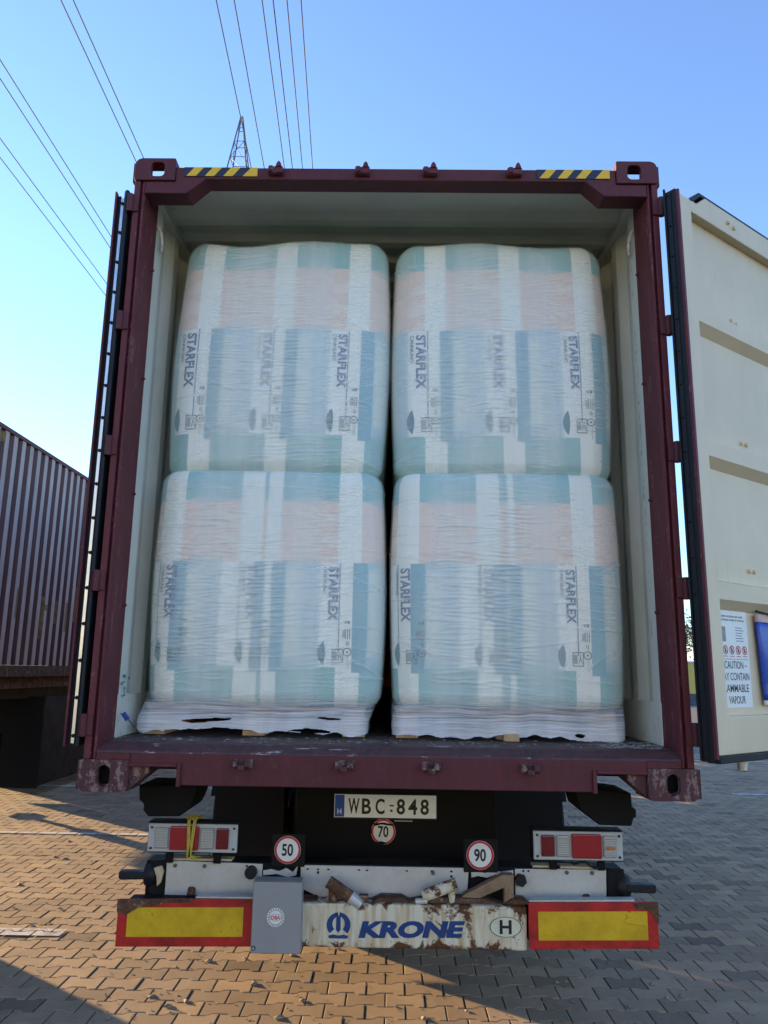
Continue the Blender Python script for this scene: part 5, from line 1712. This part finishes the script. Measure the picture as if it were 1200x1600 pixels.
# ==================================================================== FAR BACKGROUND
yw = empty('yellow_wall', (16, 46, 0), 'yellow site wall far behind on the right', 'wall')
for k in range(9):
    box('wall_panel', mottled('yellow_render', (0.62, 0.42, 0.10), 0.12, 0.7, 2) if k == 0 else bpy.data.materials['yellow_render'], yw, 7 + k * 4.0, 7 + k * 4.0 + 3.97, 46, 46.25, 0, 2.42, .01)
    box('coping', MAT['galv'], yw, 7 + k * 4.0 - .02, 7 + k * 4.0 + 3.95, 45.95, 46.30, 2.421, 2.52, .01)
for k in range(4):
    prof_b = [(41.7, 0), (42.3, 0), (42.25, .12), (42.1, .25), (42.07, .62), (41.93, .62), (41.9, .25), (41.75, .12)]
    o = MB().prism(prof_b, 'x', 13.2 + k * 2.1, 13.2 + k * 2.1 + 2.05).build('concrete_barrier', mottled('dark_barrier', (0.07, 0.075, 0.085), 0.2, 0.8, 3) if k == 0 else bpy.data.materials['dark_barrier'], None, .02)
    tag(o, ['dark concrete barrier nearest the container on the right', 'second dark concrete barrier before the yellow wall', 'third dark concrete barrier before the yellow wall', 'rightmost dark concrete barrier before the yellow wall'][k], 'barrier', 'dark barriers before the yellow wall')

leafm = NT('autumn_foliage')
gi = leafm.n('ShaderNodeNewGeometry')
leafm.set(leafm.ramp(gi.outputs['Random Per Island'], [(0, (0.05, 0.045, 0.02)), (.5, (0.09, 0.07, 0.03)), (1, (0.13, 0.085, 0.035))]), 0.7)
bark = mottled('bark', (0.06, 0.045, 0.035), 0.3, 0.9, 8)
def tree(x, y_, h, label, seed):
    rg = random.Random(seed)
    T = empty('tree', (x, y_, 0), label, 'tree', 'trees beyond the yellow wall')
    m = MB(); m.cyl((x, y_, 0), (x, y_, h * .45), .16, .11, 8)
    tips = []
    for k in range(9):
        a = k * 2.4; z0 = h * rg.uniform(.25, .5)
        e = Vector((x + math.cos(a) * h * rg.uniform(.12, .26), y_ + math.sin(a) * h * rg.uniform(.12, .26), h * rg.uniform(.55, .92)))
        m.cyl((x, y_, z0), e, .06, .02, 6); tips.append(e)
    m.cyl((x, y_, h * .45), (x, y_, h * .95), .11, .02, 6); tips.append(Vector((x, y_, h * .95)))
    m.build('trunk', bark, T)
    c = MB()
    for e in tips:
        for k in range(110):
            p = e + Vector((rg.gauss(0, .5), rg.gauss(0, .5), rg.gauss(-.1, .45))) * (h / 7)
            s_ = rg.uniform(.07, .16); d1 = Vector((rg.uniform(-1, 1), rg.uniform(-1, 1), rg.uniform(-1, 1))).normalized() * s_; d2 = d1.orthogonal().normalized() * s_ * .6
            c.add([p - d1, p + d2, p + d1, p - d2], [(0, 1, 2, 3)])
    c.build('crown', leafm.m, T)
for k, (x, y_, h, lab) in enumerate(((18.9, 50, 5.6, 'brownish tree above the yellow wall in the gap by the hinges'), (22.5, 52, 6.6, 'second brownish tree along the yellow wall'), (27.5, 51, 6.0, 'third brownish tree along the yellow wall'), (32.5, 53, 7.0, 'farthest right brownish tree along the yellow wall'), (12.8, 55, 6.2, 'brownish tree behind the left end of the yellow wall'))):
    tree(x, y_, h, lab, 50 + k)

# ==================================================================== UNSEEN HALL ADDED BEHIND THE VIEWER (sunlit front bounces warm fill light)
wh = empty('fill_hall', (0, -30, 0), 'unseen long pale hall added behind the viewer for fill light', 'building')
clad = mottled('pale_cladding', (0.50, 0.57, 0.54), 0.08, 0.7, 0.6)
for k in range(20):
    xa = -40 + k * 4.0
    box('wall_panel', clad, wh, xa + .01, xa + 3.99, -30.2, -30.0, 0, 8.5, .01)
box('roof_edge', MAT['galv'], wh, -40.2, 40.2, -30.3, -29.8, 8.51, 8.9, .02)
box('roof', MAT['galv'], wh, -40, 40, -60, -30.31, 8.4, 8.6, 0)
for k in range(7):
    xa = -33 + k * 10
    d_ = box('dock_door', mottled('dock_door_paint', (0.42, 0.44, 0.45), 0.06, 0.6, 2) if k == 0 else bpy.data.materials['dock_door_paint'], wh, xa, xa + 3.2, -29.99, -29.93, .05, 3.6, .01)
    for q in range(5): box('door_slat', bpy.data.materials['dock_door_paint'], d_, xa + .05, xa + 3.15, -29.929, -29.91, .12 + q * .7, .74 + q * .7, .01)

# grit and dry leaf bits on the paving
m = MB()
rg_ = random.Random(12)
for k in range(900):
    y_ = .75 + 4.5 * rg_.random() ** 1.6
    x = rg_.uniform(-.56, .56) * (y_ + 3.2)
    s_ = rg_.uniform(.002, .006) if rg_.random() < .93 else rg_.uniform(.008, .018)
    a = rg_.uniform(0, 6.28)
    p = Vector((x, y_, .002))
    d1 = Vector((math.cos(a), math.sin(a), 0)) * s_ * rg_.uniform(1, 1.8); d2 = Vector((-math.sin(a), math.cos(a), 0)) * s_
    m.add([p - d1 - d2, p + d1 - d2 * .6, p + d1 * .8 + d2, p - d1 + d2 * .7, p + Vector((0, 0, s_ * .6))], [(0, 1, 4), (1, 2, 4), (2, 3, 4), (3, 0, 4)])
gr_ = m.build('yard_grit', mottled('grit', (0.26, 0.21, 0.15), 0.6, 0.9, 40))
tag(gr_, 'loose grit and dry bits scattered over the pavers', 'grit', kind='stuff')
